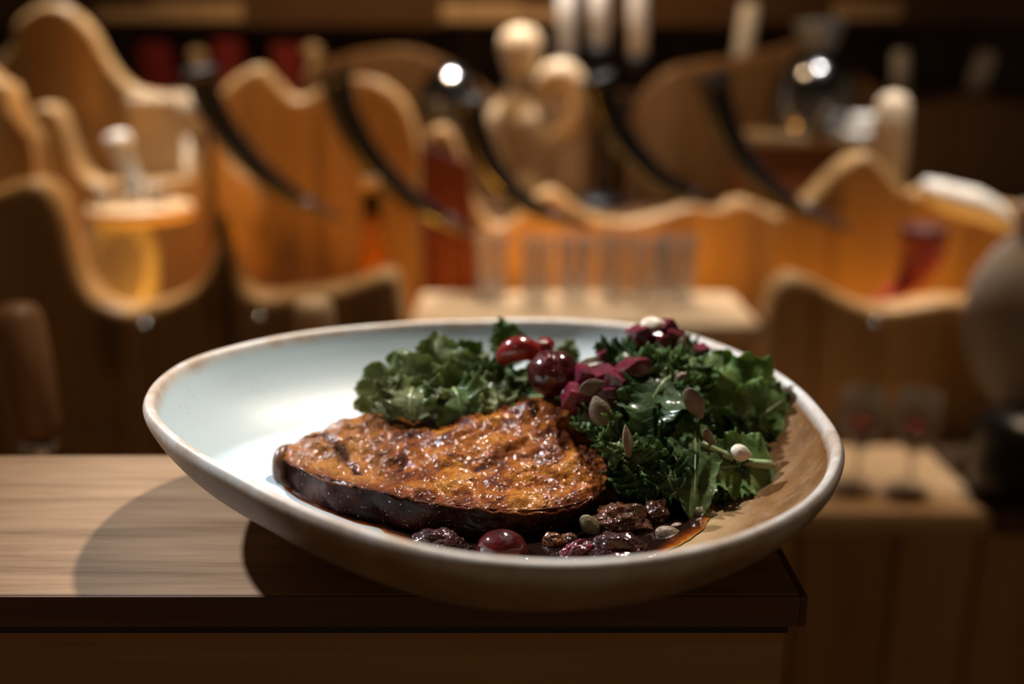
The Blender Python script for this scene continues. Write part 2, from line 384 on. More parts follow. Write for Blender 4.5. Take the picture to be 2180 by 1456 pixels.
    setp(b, Roughness=0.42); b.inputs['Specular IOR Level'].default_value = 0.5
    bump(nt, b, math_(nt, 'ADD', n2, n1), 0.12, 0.0008)
    return m
bowl = mesh('serving_bowl', V, Fc, bowl_material(), attrs={'prof': A1})
bowl.location = BOWLC
tag(bowl, 'wavy rimmed stoneware bowl glazed pale blue and speckled brown', 'bowl')

# ------------------------------------------------------------------ sauce on the floor of the bowl
def sauce_mat():
    m, nt, b = newmat('dark_meat_jus'); t = attr(nt, 'thick')
    co = objco(nt); n = noise_tex(nt, co, 120, 4)
    tt = math_(nt, 'ADD', t, math_(nt, 'MULTIPLY', math_(nt, 'SUBTRACT', n, 0.5), 0.25))
    r = ramp(nt, tt, [(0.02, (0.34, 0.18, 0.05)), (0.10, (0.24, 0.06, 0.006)), (0.22, (0.07, 0.014, 0.003)), (0.38, (0.010, 0.004, 0.003))])
    L(nt, r.outputs[0], b.inputs['Base Color']); setp(b, Roughness=0.07); b.inputs['Specular IOR Level'].default_value = 0.5
    bump(nt, b, noise_tex(nt, co, 260, 2), 0.06, 0.001)
    return m
SP = [(572,1000),(584,1050),(640,1082),(700,1098),(790,1122),(860,1145),(900,1180),(980,1205),(1090,1212),(1120,1190),(1150,1200),(1200,1220),(1290,1222),(1370,1208),(1440,1182),(1490,1150),(1515,1100),(1530,1070),(1580,1050),(1610,1020)]
sp3 = [atz(x, y, ZC+0.0125) for x, y in SP]
sp3 += [Vector((0.09, 0.41, 0)), Vector((0.06, 0.455, 0)), Vector((0.0, 0.46, 0)), Vector((-0.06, 0.44, 0))]
sc_c = Vector((0.01, 0.385, 0)); pol = sorted([(atan2(p.y-sc_c.y, p.x-sc_c.x), hypot(p.x-sc_c.x, p.y-sc_c.y)) for p in sp3])
pol = [(pol[-1][0]-2*pi, pol[-1][1])] + pol + [(pol[0][0]+2*pi, pol[0][1])]
V = []; Fc = []; A1 = []; NR, NA = 40, 220
for j in range(NR+1):
    rho = j/NR
    for i in range(NA):
        a = -pi + 2*pi*i/NA; r = interp(pol, a)*(1 + 0.035*nz((cos(a)*3, sin(a)*3, 2.0), 2.0) + 0.02*nz((cos(a)*9, sin(a)*9, 5.0), 2.0))
        x = sc_c.x + rho*r*cos(a); y = sc_c.y + rho*r*sin(a)
        t = (1-rho**9); t = max(0.0, t)
        V.append((x, y, floor_z(x, y) - 0.0003 + 0.0022*sqrt(t))); A1.append(t*min(1.0, 0.95 + 0.5*nz((x, y, 0), 55.0)))
for j in range(NR):
    for i in range(NA): Fc.append((j*NA+i, j*NA+(i+1) % NA, (j+1)*NA+(i+1) % NA, (j+1)*NA+i))
sauce = mesh('meat_jus', V, Fc, sauce_mat(), attrs={'thick': A1}); tag(sauce, 'dark glossy meat jus pooled in the bowl under the duck', 'sauce')

# ------------------------------------------------------------------ roast duck
ROWS = [
 [(600,978,.386),(680,1014,.366),(800,1042,.353),(900,1064,.346),(1000,1082,.342),(1120,1090,.342),(1225,1076,.348),(1288,1040,.362)],
 [(606,958,.391),(700,968,.383),(800,992,.372),(900,1008,.365),(1000,1016,.362),(1120,1018,.362),(1215,1008,.366),(1288,1000,.372)],
 [(614,952,.396),(715,925,.398),(800,930,.392),(900,940,.388),(1000,940,.384),(1120,930,.384),(1205,930,.386),(1265,960,.388)],
 [(622,950,.399),(735,900,.408),(815,884,.412),(900,888,.411),(1000,878,.409),(1125,850,.408),(1198,856,.405),(1246,920,.401)],
 [(632,958,.405),(750,908,.425),(830,898,.437),(900,902,.440),(1000,896,.440),(1130,872,.438),(1210,880,.434),(1256,945,.420)],
]
BOTF = [(598,1046),(680,1088),(800,1113),(900,1131),(1000,1143),(1120,1139),(1230,1116),(1298,1082)]
NU, NV = 420, 210
def surf(rows, nu, nv):
    R3 = [cat([at(*p) for p in r], nu) for r in rows]
    return [cat([R3[k][i] for k in range(len(rows))], nv) for i in range(nu)]     # [u][v]
S = surf(ROWS, NU, NV)
def skin_disp(p, u, v):
    d = (0.0040*nz(p, 38, 2) + 0.0020*nz(p, 90))*smooth(v/0.12)*smooth((1-v)/0.1) + 0.0011*nz(p, 170, 3) + 0.00075*nz(p, 340, 9) + 0.00022*nz(p, 800, 5)
    # creases that run down from the crest and a scored line near the narrow end
    d -= 0.0014*exp(-((u-0.10-0.4*(0.5-v) + 0.02*nz(p, 90))/0.02)**2)*smooth((v-0.15)/0.1)*smooth((0.65-v)/0.1)
    d -= 0.0014*exp(-((u-0.47-0.10*(v-0.5))/0.03)**2)*smooth((v-0.3)/0.3)
    d -= 0.0012*exp(-((v-0.44-0.12*sin(u*9))/0.035)**2)*smooth((u-0.35)/0.1)
    return d
V = []; Fc = []; A1 = []; A2 = []
for i in range(NU):
    for j in range(NV):
        p = S[i][j]; a = S[min(i+1, NU-1)][j]-S[max(i-1, 0)][j]; b = S[i][min(j+1, NV-1)]-S[i][max(j-1, 0)]
        n = a.cross(b); n = n.normalized() if n.length > 1e-12 else Vector((0, 0, 1))
        u = i/(NU-1); v = j/(NV-1)
        q = p + n*skin_disp(p, u, v)
        if v < 0.08: q += Vector((0, 0.0004, -0.0012))*(1-v/0.08)*(1+2.2*nz((p.x, 0, 0), 55, 2)+0.8*nz(p, 140))
        V.append(q); A1.append(u); A2.append(v)
for i in range(NU-1):
    for j in range(NV-1): Fc.append((i*NV+j, (i+1)*NV+j, (i+1)*NV+j+1, i*NV+j+1))
def skin_mat():
    m, nt, b = newmat('crisp_glazed_duck_skin'); co = objco(nt); u = attr(nt, 'u'); v = attr(nt, 'v')
    n1 = noise_tex(nt, co, 75, 6, 0.62, 0.4); n2 = noise_tex(nt, co, 420, 4, 0.7); n3 = noise_tex(nt, co, 1500, 2, 0.6)
    r = ramp(nt, n1, [(0.32, (0.032, 0.006, 0.002)), (0.42, (0.12, 0.024, 0.003)), (0.50, (0.26, 0.072, 0.007)), (0.60, (0.38, 0.140, 0.014)), (0.72, (0.42, 0.20, 0.05))])
    pale = ramp(nt, n2, [(0.35, (0.24, 0.085, 0.016)), (0.6, (0.42, 0.18, 0.045))]).outputs[0]
    left = ramp(nt, u, [(0.02, (0.2, 0.2, 0.2)), (0.10, (1,1,1)), (0.22, (1,1,1)), (0.36, (0,0,0))]).outputs[0]
    col = mixc(nt, math_(nt, 'MULTIPLY', left, 0.75), r.outputs[0], pale)
    # dark red glaze in the score mark and along the edges
    score = ramp(nt, math_(nt, 'ADD', math_(nt, 'ADD', u, math_(nt, 'MULTIPLY', v, 0.4)), math_(nt, 'MULTIPLY', math_(nt, 'SUBTRACT', n1, 0.5), 0.10)), [(0.265, (0,0,0)), (0.29, (1,1,1)), (0.32, (1,1,1)), (0.345, (0,0,0))]).outputs[0]
    score = math_(nt, 'MULTIPLY', score, ramp(nt, v, [(0.18, (0,0,0)), (0.26, (1,1,1)), (0.52, (1,1,1)), (0.62, (0,0,0))]).outputs[0])
    col = mixc(nt, math_(nt, 'MULTIPLY', score, 0.85), col, (0.05, 0.008, 0.006))
    edge = ramp(nt, math_(nt, 'ADD', v, math_(nt, 'MULTIPLY', math_(nt, 'SUBTRACT', n1, 0.5), 0.22)), [(0.02, (1,1,1)), (0.12, (0,0,0)), (0.90, (0,0,0)), (0.98, (1,1,1))]).outputs[0]
    col = mixc(nt, math_(nt, 'MULTIPLY', edge, 0.8), col, (0.10, 0.018, 0.006))
    L(nt, col, b.inputs['Base Color'])
    setp(b, Roughness=0.5); b.inputs['Specular IOR Level'].default_value = 0.06
    b.inputs['Coat Weight'].default_value = 0.5; b.inputs['Coat Roughness'].default_value = 0.06; b.inputs['Coat IOR'].default_value = 1.5
    b.inputs['Subsurface Weight'].default_value = 0.06; b.inputs['Subsurface Radius'].default_value = (0.002, 0.0008, 0.0003)
    h = math_(nt, 'ADD', math_(nt, 'MULTIPLY', n2, 1.0), math_(nt, 'MULTIPLY', n3, 0.35))
    bump(nt, b, h, 1.0, 0.0014)
    return m
duck = empty('roast_duck', 'piece of roast duck with glazed crisp golden skin', 'roast duck')
duck.location = (0.0, 0.385, ZC+0.013)
doff = -Vector(duck.location)
def dmesh(name, V, Fc, mat, at_=None):
    return mesh(name, [Vector(v)+doff for v in V], Fc, mat, duck, attrs=at_)
sk = dmesh('skin', V, Fc, skin_mat(), {'u': A1, 'v': A2})
sm = sk.modifiers.new('thickness', 'SOLIDIFY'); sm.thickness = 0.0008; sm.offset = -1
# meat body: closed loops under the skin
bf = cat([atz(x, y, ZC+0.0122) for x, y in BOTF], NU)
V = []; Fc = []; ring = []
for i in range(NU):
    u = i/(NU-1)
    top = [S[i][j] - Vector((0, 0, 0.0034*smooth(min(j, 209-j)/20))) for j in (4, 12, 24, 48, 78, 108, 144, 180, 195, 203)]
    fr = S[i][1] + Vector((0, 0.0012, -0.0012)); bo = bf[i]
    front = [lerp(bo, fr, t) + Vector((0, -0.0016*sin(pi*t), 0)) for t in (0.0, 0.15, 0.3, 0.45, 0.6, 0.75, 0.9)]
    bk = S[i][NV-1]; bb = Vector((bk.x, bk.y+0.004, ZC+0.0125))
    back = [lerp(bk, bb, t) + Vector((0, 0.003*sin(pi*t), 0)) for t in (0.0, 0.3, 0.6, 1.0)]
    bot = [lerp(bb, bo, t) for t in (0.25, 0.5, 0.75)]
    ring.append(front + top + back + bot)
for k, i in ((0, 0), (1, NU-1)):
    pass
m_ = len(ring[0])
for i in range(NU):
    c = sum(ring[i], Vector())/m_
    for j, p in enumerate(ring[i]):
        d = Vector((0, 0, 0))
        if j < 7:
            # muscle fibres and folds on the cut face
            s = nz((p.x*1.0 + p.z*0.8, p.z*0.4, 0.3), 240)*0.0014 + nz(p, 48, 4)*0.0052 + nz(p, 120, 7)*0.0026
            d = Vector((0, -1, 0))*s*(1.0 if j > 0 else 0.4)
        V.append(p + d)
for i in range(NU-1):
    for j in range(m_): Fc.append((i*m_+j, i*m_+(j+1) % m_, (i+1)*m_+(j+1) % m_, (i+1)*m_+j))
for i, sgn in ((0, -1), (NU-1, 1)):
    c = sum(ring[i], Vector())/m_ + Vector((0.0022*sgn, 0, 0)); V.append(c); k = len(V)-1
    for j in range(m_):
        Fc.append((i*m_+j, i*m_+(j+1) % m_, k) if sgn > 0 else (i*m_+(j+1) % m_, i*m_+j, k))
def meat_mat():
    m, nt, b = newmat('dark_roast_meat'); co = objco(nt); st = objco(nt, (1.0, 1.0, 0.25))
    mp = N(nt, 'ShaderNodeMapping'); mp.inputs['Rotation'].default_value = (0, radians(38), 0); mp.inputs['Scale'].default_value = (5, 1, 0.7); L(nt, co, mp.inputs[0])
    n1 = noise_tex(nt, co, 60, 5, 0.6); n2 = noise_tex(nt, mp.outputs[0], 160, 5, 0.7)
    r = ramp(nt, math_(nt, 'ADD', math_(nt, 'MULTIPLY', n1, 0.6), math_(nt, 'MULTIPLY', n2, 0.4)), [(0.36, (0.010, 0.003, 0.003)), (0.5, (0.030, 0.009, 0.007)), (0.62, (0.062, 0.020, 0.013)), (0.76, (0.16, 0.07, 0.025))])
    L(nt, r.outputs[0], b.inputs['Base Color']); setp(b, Roughness=0.32); b.inputs['Coat Weight'].default_value = 0.18; b.inputs['Coat Roughness'].default_value = 0.08; b.inputs['Specular IOR Level'].default_value = 0.03
    bump(nt, b, math_(nt, 'ADD', n2, math_(nt, 'MULTIPLY', noise_tex(nt, co, 500, 3), 0.6)), 0.8, 0.0014)
    return m
MEAT = meat_mat(); GRISTLE = plain('brown_gristle', (0.13, 0.055, 0.03), 0.35, 0, 0.4, 0.4, 120, 0.4, 0.001)
mt = dmesh('meat', V, Fc, MEAT); fixnormals(mt)
# pale gristle at the narrow end and a roll of fat
p0 = at(592, 985, .388); 
tube('tendon', [p+doff for p in cat([at(620, 950, .398), at(600, 962, .391), at(594, 990, .386), at(598, 1020, .384), at(622, 1042, .380)], 14)], [0.0014+0.0016*sin(pi*i/13) for i in range(14)], GRISTLE, duck, 12)

# ------------------------------------------------------------------ kale
def kale_mat(name, dark, mid, light, vein):
    m, nt, b = newmat(name); co = objco(nt, (1,1,1), True)
    u = attr(nt, 'u'); v = attr(nt, 'v')
    n1 = noise_tex(nt, co, 60, 5, 0.6); n2 = noise_tex(nt, co, 420, 3, 0.6)
    r = ramp(nt, n1, [(0.32, dark), (0.5, mid), (0.68, light)])
    # side veins branch off the midrib, fine net between them
    av = math_(nt, 'ABSOLUTE', v)
    ph = math_(nt, 'SUBTRACT', math_(nt, 'MULTIPLY', u, 8.0), math_(nt, 'MULTIPLY', av, 2.6))
    ph = math_(nt, 'ADD', ph, math_(nt, 'MULTIPLY', math_(nt, 'SUBTRACT', n1, 0.5), 0.9))
    tri = math_(nt, 'ABSOLUTE', math_(nt, 'SUBTRACT', math_(nt, 'FRACT', ph), 0.5))
    vm = ramp(nt, tri, [(0.0, (1,1,1)), (0.035, (0.7,0.7,0.7)), (0.075, (0,0,0))]).outputs[0]
    cr = ramp(nt, av, [(0.0, (1,1,1)), (0.025, (0.7,0.7,0.7)), (0.06, (0,0,0))]).outputs[0]
    vo = N(nt, 'ShaderNodeTexVoronoi'); vo.feature = 'DISTANCE_TO_EDGE'; vo.inputs['Scale'].default_value = 260; L(nt, co, vo.inputs['Vector'])
    net = ramp(nt, vo.outputs['Distance'], [(0.0, (1,1,1)), (0.09, (0,0,0))]).outputs[0]
    f = math_(nt, 'MAXIMUM', math_(nt, 'MULTIPLY', vm, 0.75), cr)
    f = math_(nt, 'MAXIMUM', f, math_(nt, 'MULTIPLY', net, 0.22))
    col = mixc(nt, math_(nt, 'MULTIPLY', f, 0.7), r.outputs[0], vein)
    L(nt, col, b.inputs['Base Color']); setp(b, Roughness=0.45); b.inputs['Specular IOR Level'].default_value = 0.15
    b.inputs['Coat Weight'].default_value = 0.4; b.inputs['Coat Roughness'].default_value = 0.12
    h = math_(nt, 'SUBTRACT', math_(nt, 'MULTIPLY', n2, 0.5), math_(nt, 'MULTIPLY', f, 0.6))
    bump(nt, b, h, 0.6, 0.0009)
    tr = N(nt, 'ShaderNodeBsdfTranslucent'); L(nt, mixc(nt, 0.5, col, (0.30, 0.40, 0.12)), tr.inputs[0])
    mx = N(nt, 'ShaderNodeMixShader'); mx.inputs[0].default_value = 0.42
    L(nt, b.outputs[0], mx.inputs[1]); L(nt, tr.outputs[0], mx.inputs[2])
    L(nt, mx.outputs[0], nt.nodes['Material Output'].inputs[0])
    return m
K_MID = kale_mat('kale_green', (0.048, 0.100, 0.030), (0.100, 0.175, 0.056), (0.19, 0.27, 0.10), (0.32, 0.40, 0.18))
K_PALE = kale_mat('kale_pale_green', (0.11, 0.135, 0.055), (0.20, 0.235, 0.10), (0.31, 0.35, 0.165), (0.42, 0.46, 0.26))
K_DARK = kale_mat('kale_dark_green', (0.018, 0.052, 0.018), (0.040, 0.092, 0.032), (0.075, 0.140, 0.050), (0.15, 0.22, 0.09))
K_FRESH = kale_mat('kale_fresh_green', (0.09, 0.18, 0.045), (0.18, 0.30, 0.08), (0.31, 0.43, 0.14), (0.44, 0.55, 0.24))
STEM = plain('kale_stem', (0.33, 0.42, 0.20), 0.35, 0, 0.5, 0.12, 200)
def kale(label, base, tip, width, facing, bow=0.2, cup=0.25, ruff=0.10, freq=5, mat=None, seed=0, frill=1.0, rib=True, flat_tip=False, nu=84, nv=45, twist=0.0):
    """leaf blade from base to tip (px, py, Y); width in m; facing = normal hint; bow/cup/ruff relative to the width"""
    A = at(*base); B = at(*tip); T = (B-A); ln = T.length; T.normalize()
    n0 = Vector(facing).normalized(); n0 = (n0 - T*n0.dot(T)).normalized(); s0 = T.cross(n0)
    leaf = empty('kale_leaf', label, 'kale leaf', 'curly kale leaves on the dish'); leaf.location = A
    V = []; U = []; VV = []
    rnd = random.Random(seed); o1, o2, o3 = (rnd.uniform(-50, 50) for _ in range(3)); p1, p2 = rnd.uniform(0, 6.28), rnd.uniform(0, 6.28)
    spine = []
    for i in range(nu):
        u = i/(nu-1)
        c = T*(u*ln) + n0*(bow*width*4*u*(1-u)*1.0) 
        th = twist*(u-0.5); n = n0*cos(th) + s0*sin(th); s = s0*cos(th) - n0*sin(th)
        w = width*0.5*(sin(pi*min(1, 0.10+0.90*u**0.8))**0.55 if not flat_tip else min(1.0, (0.25+1.5*u))*(1 - 0.35*max(0, u-0.8)/0.2))
        spine.append((c, n, s, w))
        for j in range(nv):
            v = -1 + 2*j/(nv-1); av = abs(v); sg = 1 if v > 0 else -1
            lob = 1 + 0.20*noise.noise(Vector((u*freq*1.5, o1+sg*9, 0)))*av + 0.16*noise.noise(Vector((u*freq*5.0, o2+sg*7, 3)))*av**3 + 0.12*noise.noise(Vector((u*freq*12, o1+sg*7, 7)))*av**6
            phi = 2*pi*freq*u + (p1 if v > 0 else p2)
            d = cup*w*(v*v - 0.25)
            d += ruff*width*av**2.0*sin(phi + 1.5*noise.noise(Vector((u*4, o3, sg))))
            d += 0.5*ruff*width*frill*av**4*sin(2.43*phi + 1.3 + 2.5*noise.noise(Vector((u*6, o3, sg*2))))
            d += 0.35*ruff*width*frill*av**8*noise.noise(Vector((u*freq*9, v*3, o1)))*2
            d += 0.07*width*noise.noise(Vector((u*3+o1, v*1.5, o2)))
            du = 0.45*ruff*width*frill*av**3*cos(phi*1.0 + 0.6) + 0.4*ruff*width*frill*av**6*cos(2.43*phi)
            ww = w*lob*v*(1 - 0.10*ruff*6*av*av)
            V.append(c + s*ww + n*d + T*du); U.append(u); VV.append(v)
    # ragged tip
    Fc = []
    for i in range(nu-1):
        for j in range(nv-1): Fc.append((i*nv+j, (i+1)*nv+j, (i+1)*nv+j+1, i*nv+j+1))
    bl = mesh('blade', V, Fc, mat or K_MID, leaf, attrs={'u': U, 'v': VV})
    so = bl.modifiers.new('thickness', 'SOLIDIFY'); so.thickness = 0.00035; so.offset = 0
    if rib:
        mid = nv//2; pts = [V[i*nv+mid] for i in range(0, int(nu*0.9), 5)]
        k = len(pts); r0 = min(0.0009, width*0.026)
        tube('midrib', [pts[0]] + pts, [r0*0.4] + [r0*(1-0.75*i/k) for i in range(k)], STEM, bl, 8)
    return leaf
UPZ = (0, 0, 1); FR = (0, -1, 0.35); FRL = (-0.5, -1, 0.5); FRR = (0.5, -1, 0.5); UPF = (0, -0.5, 1)
# ---- pile on the back of the duck
kale('broad pale olive kale leaf with a ragged edge leaning on the duck', (905,872,.432), (845,748,.438), 0.036, (-0.25,-1,0.35), 0.10, 0.10, 0.07, 2.5, K_PALE, 1, 0.8)
kale('pale kale leaf with a notched edge beside the broad olive leaf', (815,885,.428), (805,768,.434), 0.024, (-0.2,-1,0.4), 0.10, 0.2, 0.10, 2.5, K_PALE, 2)
kale('tall upright kale leaf at the top of the left pile', (950,850,.436), (925,704,.446), 0.028, (-0.2,-1,0.2), 0.15, 0.2, 0.10, 3, K_PALE, 3)
kale('jagged kale leaf rising beside the tall upright leaf', (1000,850,.436), (1000,724,.444), 0.028, (0.15,-1,0.3), 0.12, 0.2, 0.10, 3, K_MID, 4)
kale('kale leaf curled into a scoop in the middle of the left pile', (960,850,.424), (1040,762,.430), 0.026, (-0.3,-1,0.6), 0.15, 0.4, 0.10, 3, K_PALE, 5)
kale('small rolled kale leaf below the red pickled cherry strip', (1010,840,.426), (1088,775,.432), 0.018, (0.1,-0.9,0.7), 0.2, 0.5, 0.15, 4, K_DARK, 6)
kale('frilled kale leaf drooping over the left end of the duck skin', (900,855,.420), (788,872,.409), 0.026, (0,-0.75,0.75), 0.25, 0.25, 0.11, 3, K_PALE, 7)
kale('frilled kale leaf hanging over the brown crease of the duck', (880,830,.422), (872,892,.400), 0.032, (0,-0.9,0.6), 0.2, 0.25, 0.12, 3, K_PALE, 8, flat_tip=True)
kale('small bright kale leaf folded over the middle of the duck', (965,830,.422), (985,888,.402), 0.030, (0.1,-0.9,0.6), 0.2, 0.2, 0.12, 3, K_MID, 9, flat_tip=True)
kale('pale kale leaf lying flat under the big cherry', (1000,850,.414), (1105,838,.412), 0.020, (0.1,-0.5,1), 0.15, 0.2, 0.12, 3, K_PALE, 10)
kale('kale leaf pointing down between the pale flat leaf and the duck skin', (1050,832,.414), (1062,884,.402), 0.018, (0.2,-0.9,0.6), 0.15, 0.2, 0.14, 3, K_PALE, 11, flat_tip=True)
kale('glossy kale leaf tucked left of the big cherry', (1040,850,.424), (1125,800,.426), 0.022, (0.1,-0.7,0.8), 0.2, 0.3, 0.14, 4, K_MID, 12)
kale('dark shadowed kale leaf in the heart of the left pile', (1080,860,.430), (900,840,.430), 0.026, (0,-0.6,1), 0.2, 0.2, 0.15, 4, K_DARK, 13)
kale('curly kale leaf standing alone at the back rim of the bowl', (1105,775,.462), (1062,682,.470), 0.020, (-0.1,-1,0.2), 0.1, 0.2, 0.13, 4, K_MID, 14)
kale('little kale tip showing behind the big cherry', (1205,790,.458), (1212,722,.462), 0.014, (0,-1,0.3), 0.1, 0.3, 0.14, 3, K_PALE, 15)
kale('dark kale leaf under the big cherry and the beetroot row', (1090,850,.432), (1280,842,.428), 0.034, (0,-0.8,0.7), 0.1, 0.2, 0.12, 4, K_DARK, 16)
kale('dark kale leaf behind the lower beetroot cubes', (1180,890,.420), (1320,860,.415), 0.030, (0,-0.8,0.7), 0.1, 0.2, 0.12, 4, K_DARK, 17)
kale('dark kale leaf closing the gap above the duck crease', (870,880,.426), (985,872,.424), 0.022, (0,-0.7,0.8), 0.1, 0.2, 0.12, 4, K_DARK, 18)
# ---- big pile on the right
kale('frilled kale leaf below the upper beetroot heap on its left', (1345,790,.436), (1302,742,.446), 0.022, (-0.3,-1,0.6), 0.2, 0.3, 0.15, 4, K_MID, 20)
kale('dark glossy kale leaf behind the row of beetroot cubes', (1285,800,.424), (1350,745,.432), 0.022, (-0.2,-0.8,0.8), 0.25, 0.4, 0.13, 4, K_DARK, 21)
kale('curly kale crest just under the upper beetroot heap', (1400,830,.416), (1412,742,.428), 0.026, (0,-0.8,0.7), 0.3, 0.2, 0.17, 5, K_MID, 22)
kale('crinkled kale leaf right of the curly crest', (1450,850,.412), (1462,752,.428), 0.024, (0.25,-0.8,0.7), 0.3, 0.25, 0.16, 5, K_MID, 23)
kale('bright crinkled kale leaf with a toothed edge above the folded dark leaf', (1450,800,.418), (1400,822,.402), 0.024, (0,-0.7,0.8), 0.2, 0.2, 0.16, 5, K_MID, 24)
kale('large smooth dark kale leaf folded over towards the duck', (1430,800,.412), (1345,925,.386), 0.034, (-0.25,-0.85,0.55), 0.22, 0.22, 0.05, 2, K_DARK, 25, 0.5)
kale('large dark kale leaf hanging below the folded leaf', (1400,830,.404), (1395,985,.374), 0.036, (0.1,-1,0.3), 0.16, 0.15, 0.08, 3, K_DARK, 26, 0.7)
kale('ruffled dark kale leaf hanging beside the long brown seed', (1440,840,.402), (1460,1000,.376), 0.026, (0.25,-1,0.3), 0.15, 0.15, 0.11, 4, K_DARK, 27)
kale('tall fan shaped kale leaf with deep folds at the right', (1505,985,.402), (1535,752,.440), 0.048, (0.15,-1,0.3), 0.08, -0.15, 0.08, 4, K_FRESH, 28, 0.5)
kale('bright green frilled kale leaf reaching over the brown glaze', (1545,960,.404), (1618,764,.434), 0.046, (0.3,-1,0.35), 0.10, -0.1, 0.09, 3, K_FRESH, 29, 0.8)
kale('kale leaf with toothed lobes stretched to the right rim', (1565,925,.408), (1678,842,.424), 0.034, (0.1,-0.9,0.5), 0.12, 0.15, 0.10, 3, K_FRESH, 30, 1.0)
kale('dark curled kale tip under the toothed lobes', (1540,960,.402), (1640,905,.412), 0.020, (0.1,-0.9,0.5), 0.15, 0.3, 0.15, 4, K_DARK, 31)
kale('narrow kale leaf in the shade behind the cut stem', (1530,990,.396), (1600,880,.418), 0.026, (0.3,-1,0.3), 0.1, 0.2, 0.10, 3, K_DARK, 32)
kale('veined kale leaf hanging in a long point over the jus', (1478,900,.388), (1474,1112,.352), 0.021, (0.1,-1,0.25), 0.12, 0.2, 0.06, 2, K_MID, 33, 0.5)
lf = kale('flat wet kale leaf with a pale cut stem lying by the rim', (1648,990,.380), (1478,1008,.372), 0.030, (0,-0.70,0.72), 0.10, 0.15, 0.07, 3, K_FRESH, 34, 0.7)
st = cat([at(1494,944,.378), at(1540,966,.376), at(1590,984,.375), at(1642,990,.376)], 12)
tube('stem', [p - lf.location for p in st], [0.0013+0.0008*i/11 for i in range(12)], STEM, lf, 10)
kale('small bright frilled kale leaf beside the upright seed', (1285,905,.386), (1222,892,.390), 0.014, (-0.1,-0.8,0.7), 0.2, 0.3, 0.20, 5, K_MID, 35)
kale('small frilled kale leaf right of the duck shoulder', (1330,935,.380), (1262,930,.382), 0.018, (-0.1,-0.8,0.7), 0.2, 0.25, 0.18, 5, K_MID, 36)
kale('frilled kale leaf with a wet highlight below the small frilled leaf', (1325,925,.378), (1305,988,.370), 0.017, (-0.2,-0.9,0.5), 0.2, 0.25, 0.17, 5, K_MID, 37)
kale('curly kale edge beside the slender upright seed', (1375,1000,.370), (1342,960,.374), 0.016, (0,-0.9,0.5), 0.2, 0.3, 0.18, 5, K_MID, 38)
kale('dark ruffled kale leaf under the hanging dark leaves', (1340,980,.378), (1400,1055,.362), 0.028, (0,-1,0.4), 0.15, 0.2, 0.15, 5, K_DARK, 39)
kale('dim frilled kale leaf low in the pile above the nut', (1400,985,.372), (1440,1062,.358), 0.022, (0.1,-1,0.4), 0.15, 0.2, 0.17, 5, K_DARK, 40)
kale('dark crimped kale leaf in the shadow near the right side of the jus', (1510,1000,.378), (1575,1062,.366), 0.026, (0.2,-1,0.5), 0.15, 0.2, 0.15, 5, K_DARK, 41)
kale('dark kale leaf under the flat wet leaf', (1530,1010,.382), (1620,1030,.384), 0.022, (0.1,-0.8,0.7), 0.12, 0.2, 0.14, 4, K_DARK, 42)
kale('kale leaf spread behind the red beetroot chip near the back rim', (1440,790,.444), (1500,745,.456), 0.024, (0.1,-0.8,0.7), 0.2, 0.2, 0.15, 4, K_MID, 43)
kale('kale leaf with a plain green flap behind the upper beetroot heap', (1420,790,.452), (1462,715,.462), 0.020, (0.2,-1,0.5), 0.15, 0.2, 0.10, 3, K_MID, 44)
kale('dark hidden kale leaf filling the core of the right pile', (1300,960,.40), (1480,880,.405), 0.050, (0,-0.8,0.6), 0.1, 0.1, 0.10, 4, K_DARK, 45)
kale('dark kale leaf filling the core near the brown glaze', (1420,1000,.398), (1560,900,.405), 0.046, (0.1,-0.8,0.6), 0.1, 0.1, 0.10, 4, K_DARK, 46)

# ------------------------------------------------------------------ cherries, berries, beetroot, nuts, seeds
def glossy_mat(name, cols, rough=0.15, scale=90, bd=0.0006, sss=0.0, bscale=260):
    m, nt, b = newmat(name); co = objco(nt, (1,1,1), True); n = noise_tex(nt, co, scale, 5, 0.6)
    r = ramp(nt, n, [(0.30+0.42*i/(len(cols)-1), c) for i, c in enumerate(cols)])
    L(nt, r.outputs[0], b.inputs['Base Color']); setp(b, Roughness=0.4); b.inputs['Specular IOR Level'].default_value = 0.08; b.inputs['Coat Weight'].default_value = 1.0; b.inputs['Coat Roughness'].default_value = rough*0.5; b.inputs['Coat IOR'].default_value = 1.6
    if sss:
        b.inputs['Subsurface Weight'].default_value = sss; b.inputs['Subsurface Radius'].default_value = (0.004, 0.0008, 0.0005)
    bump(nt, b, noise_tex(nt, co, bscale, 4, 0.6), 0.5, bd)
    return m
CHERRY = glossy_mat('dark_cherry_skin', [(0.018, 0.002, 0.003), (0.06, 0.004, 0.005), (0.15, 0.010, 0.008)], 0.16, 70, 0.0012, 0.03)
REDCH = glossy_mat('bright_red_cherry_flesh', [(0.10, 0.005, 0.006), (0.20, 0.010, 0.009), (0.32, 0.025, 0.010)], 0.14, 90, 0.0010, 0.05)
RAISIN = glossy_mat('wrinkled_dark_berry', [(0.010, 0.002, 0.003), (0.032, 0.006, 0.008), (0.06, 0.012, 0.015)], 0.16, 120, 0.0030, 0, 380)
BEET = glossy_mat('ruby_beetroot', [(0.045, 0.002, 0.008), (0.12, 0.004, 0.020), (0.24, 0.008, 0.045)], 0.25, 150, 0.0016, 0.05, 900)
WALNUT = glossy_mat('caramelised_nut', [(0.022, 0.007, 0.004), (0.085, 0.026, 0.009), (0.22, 0.085, 0.025)], 0.24, 110, 0.0030, 0, 420)
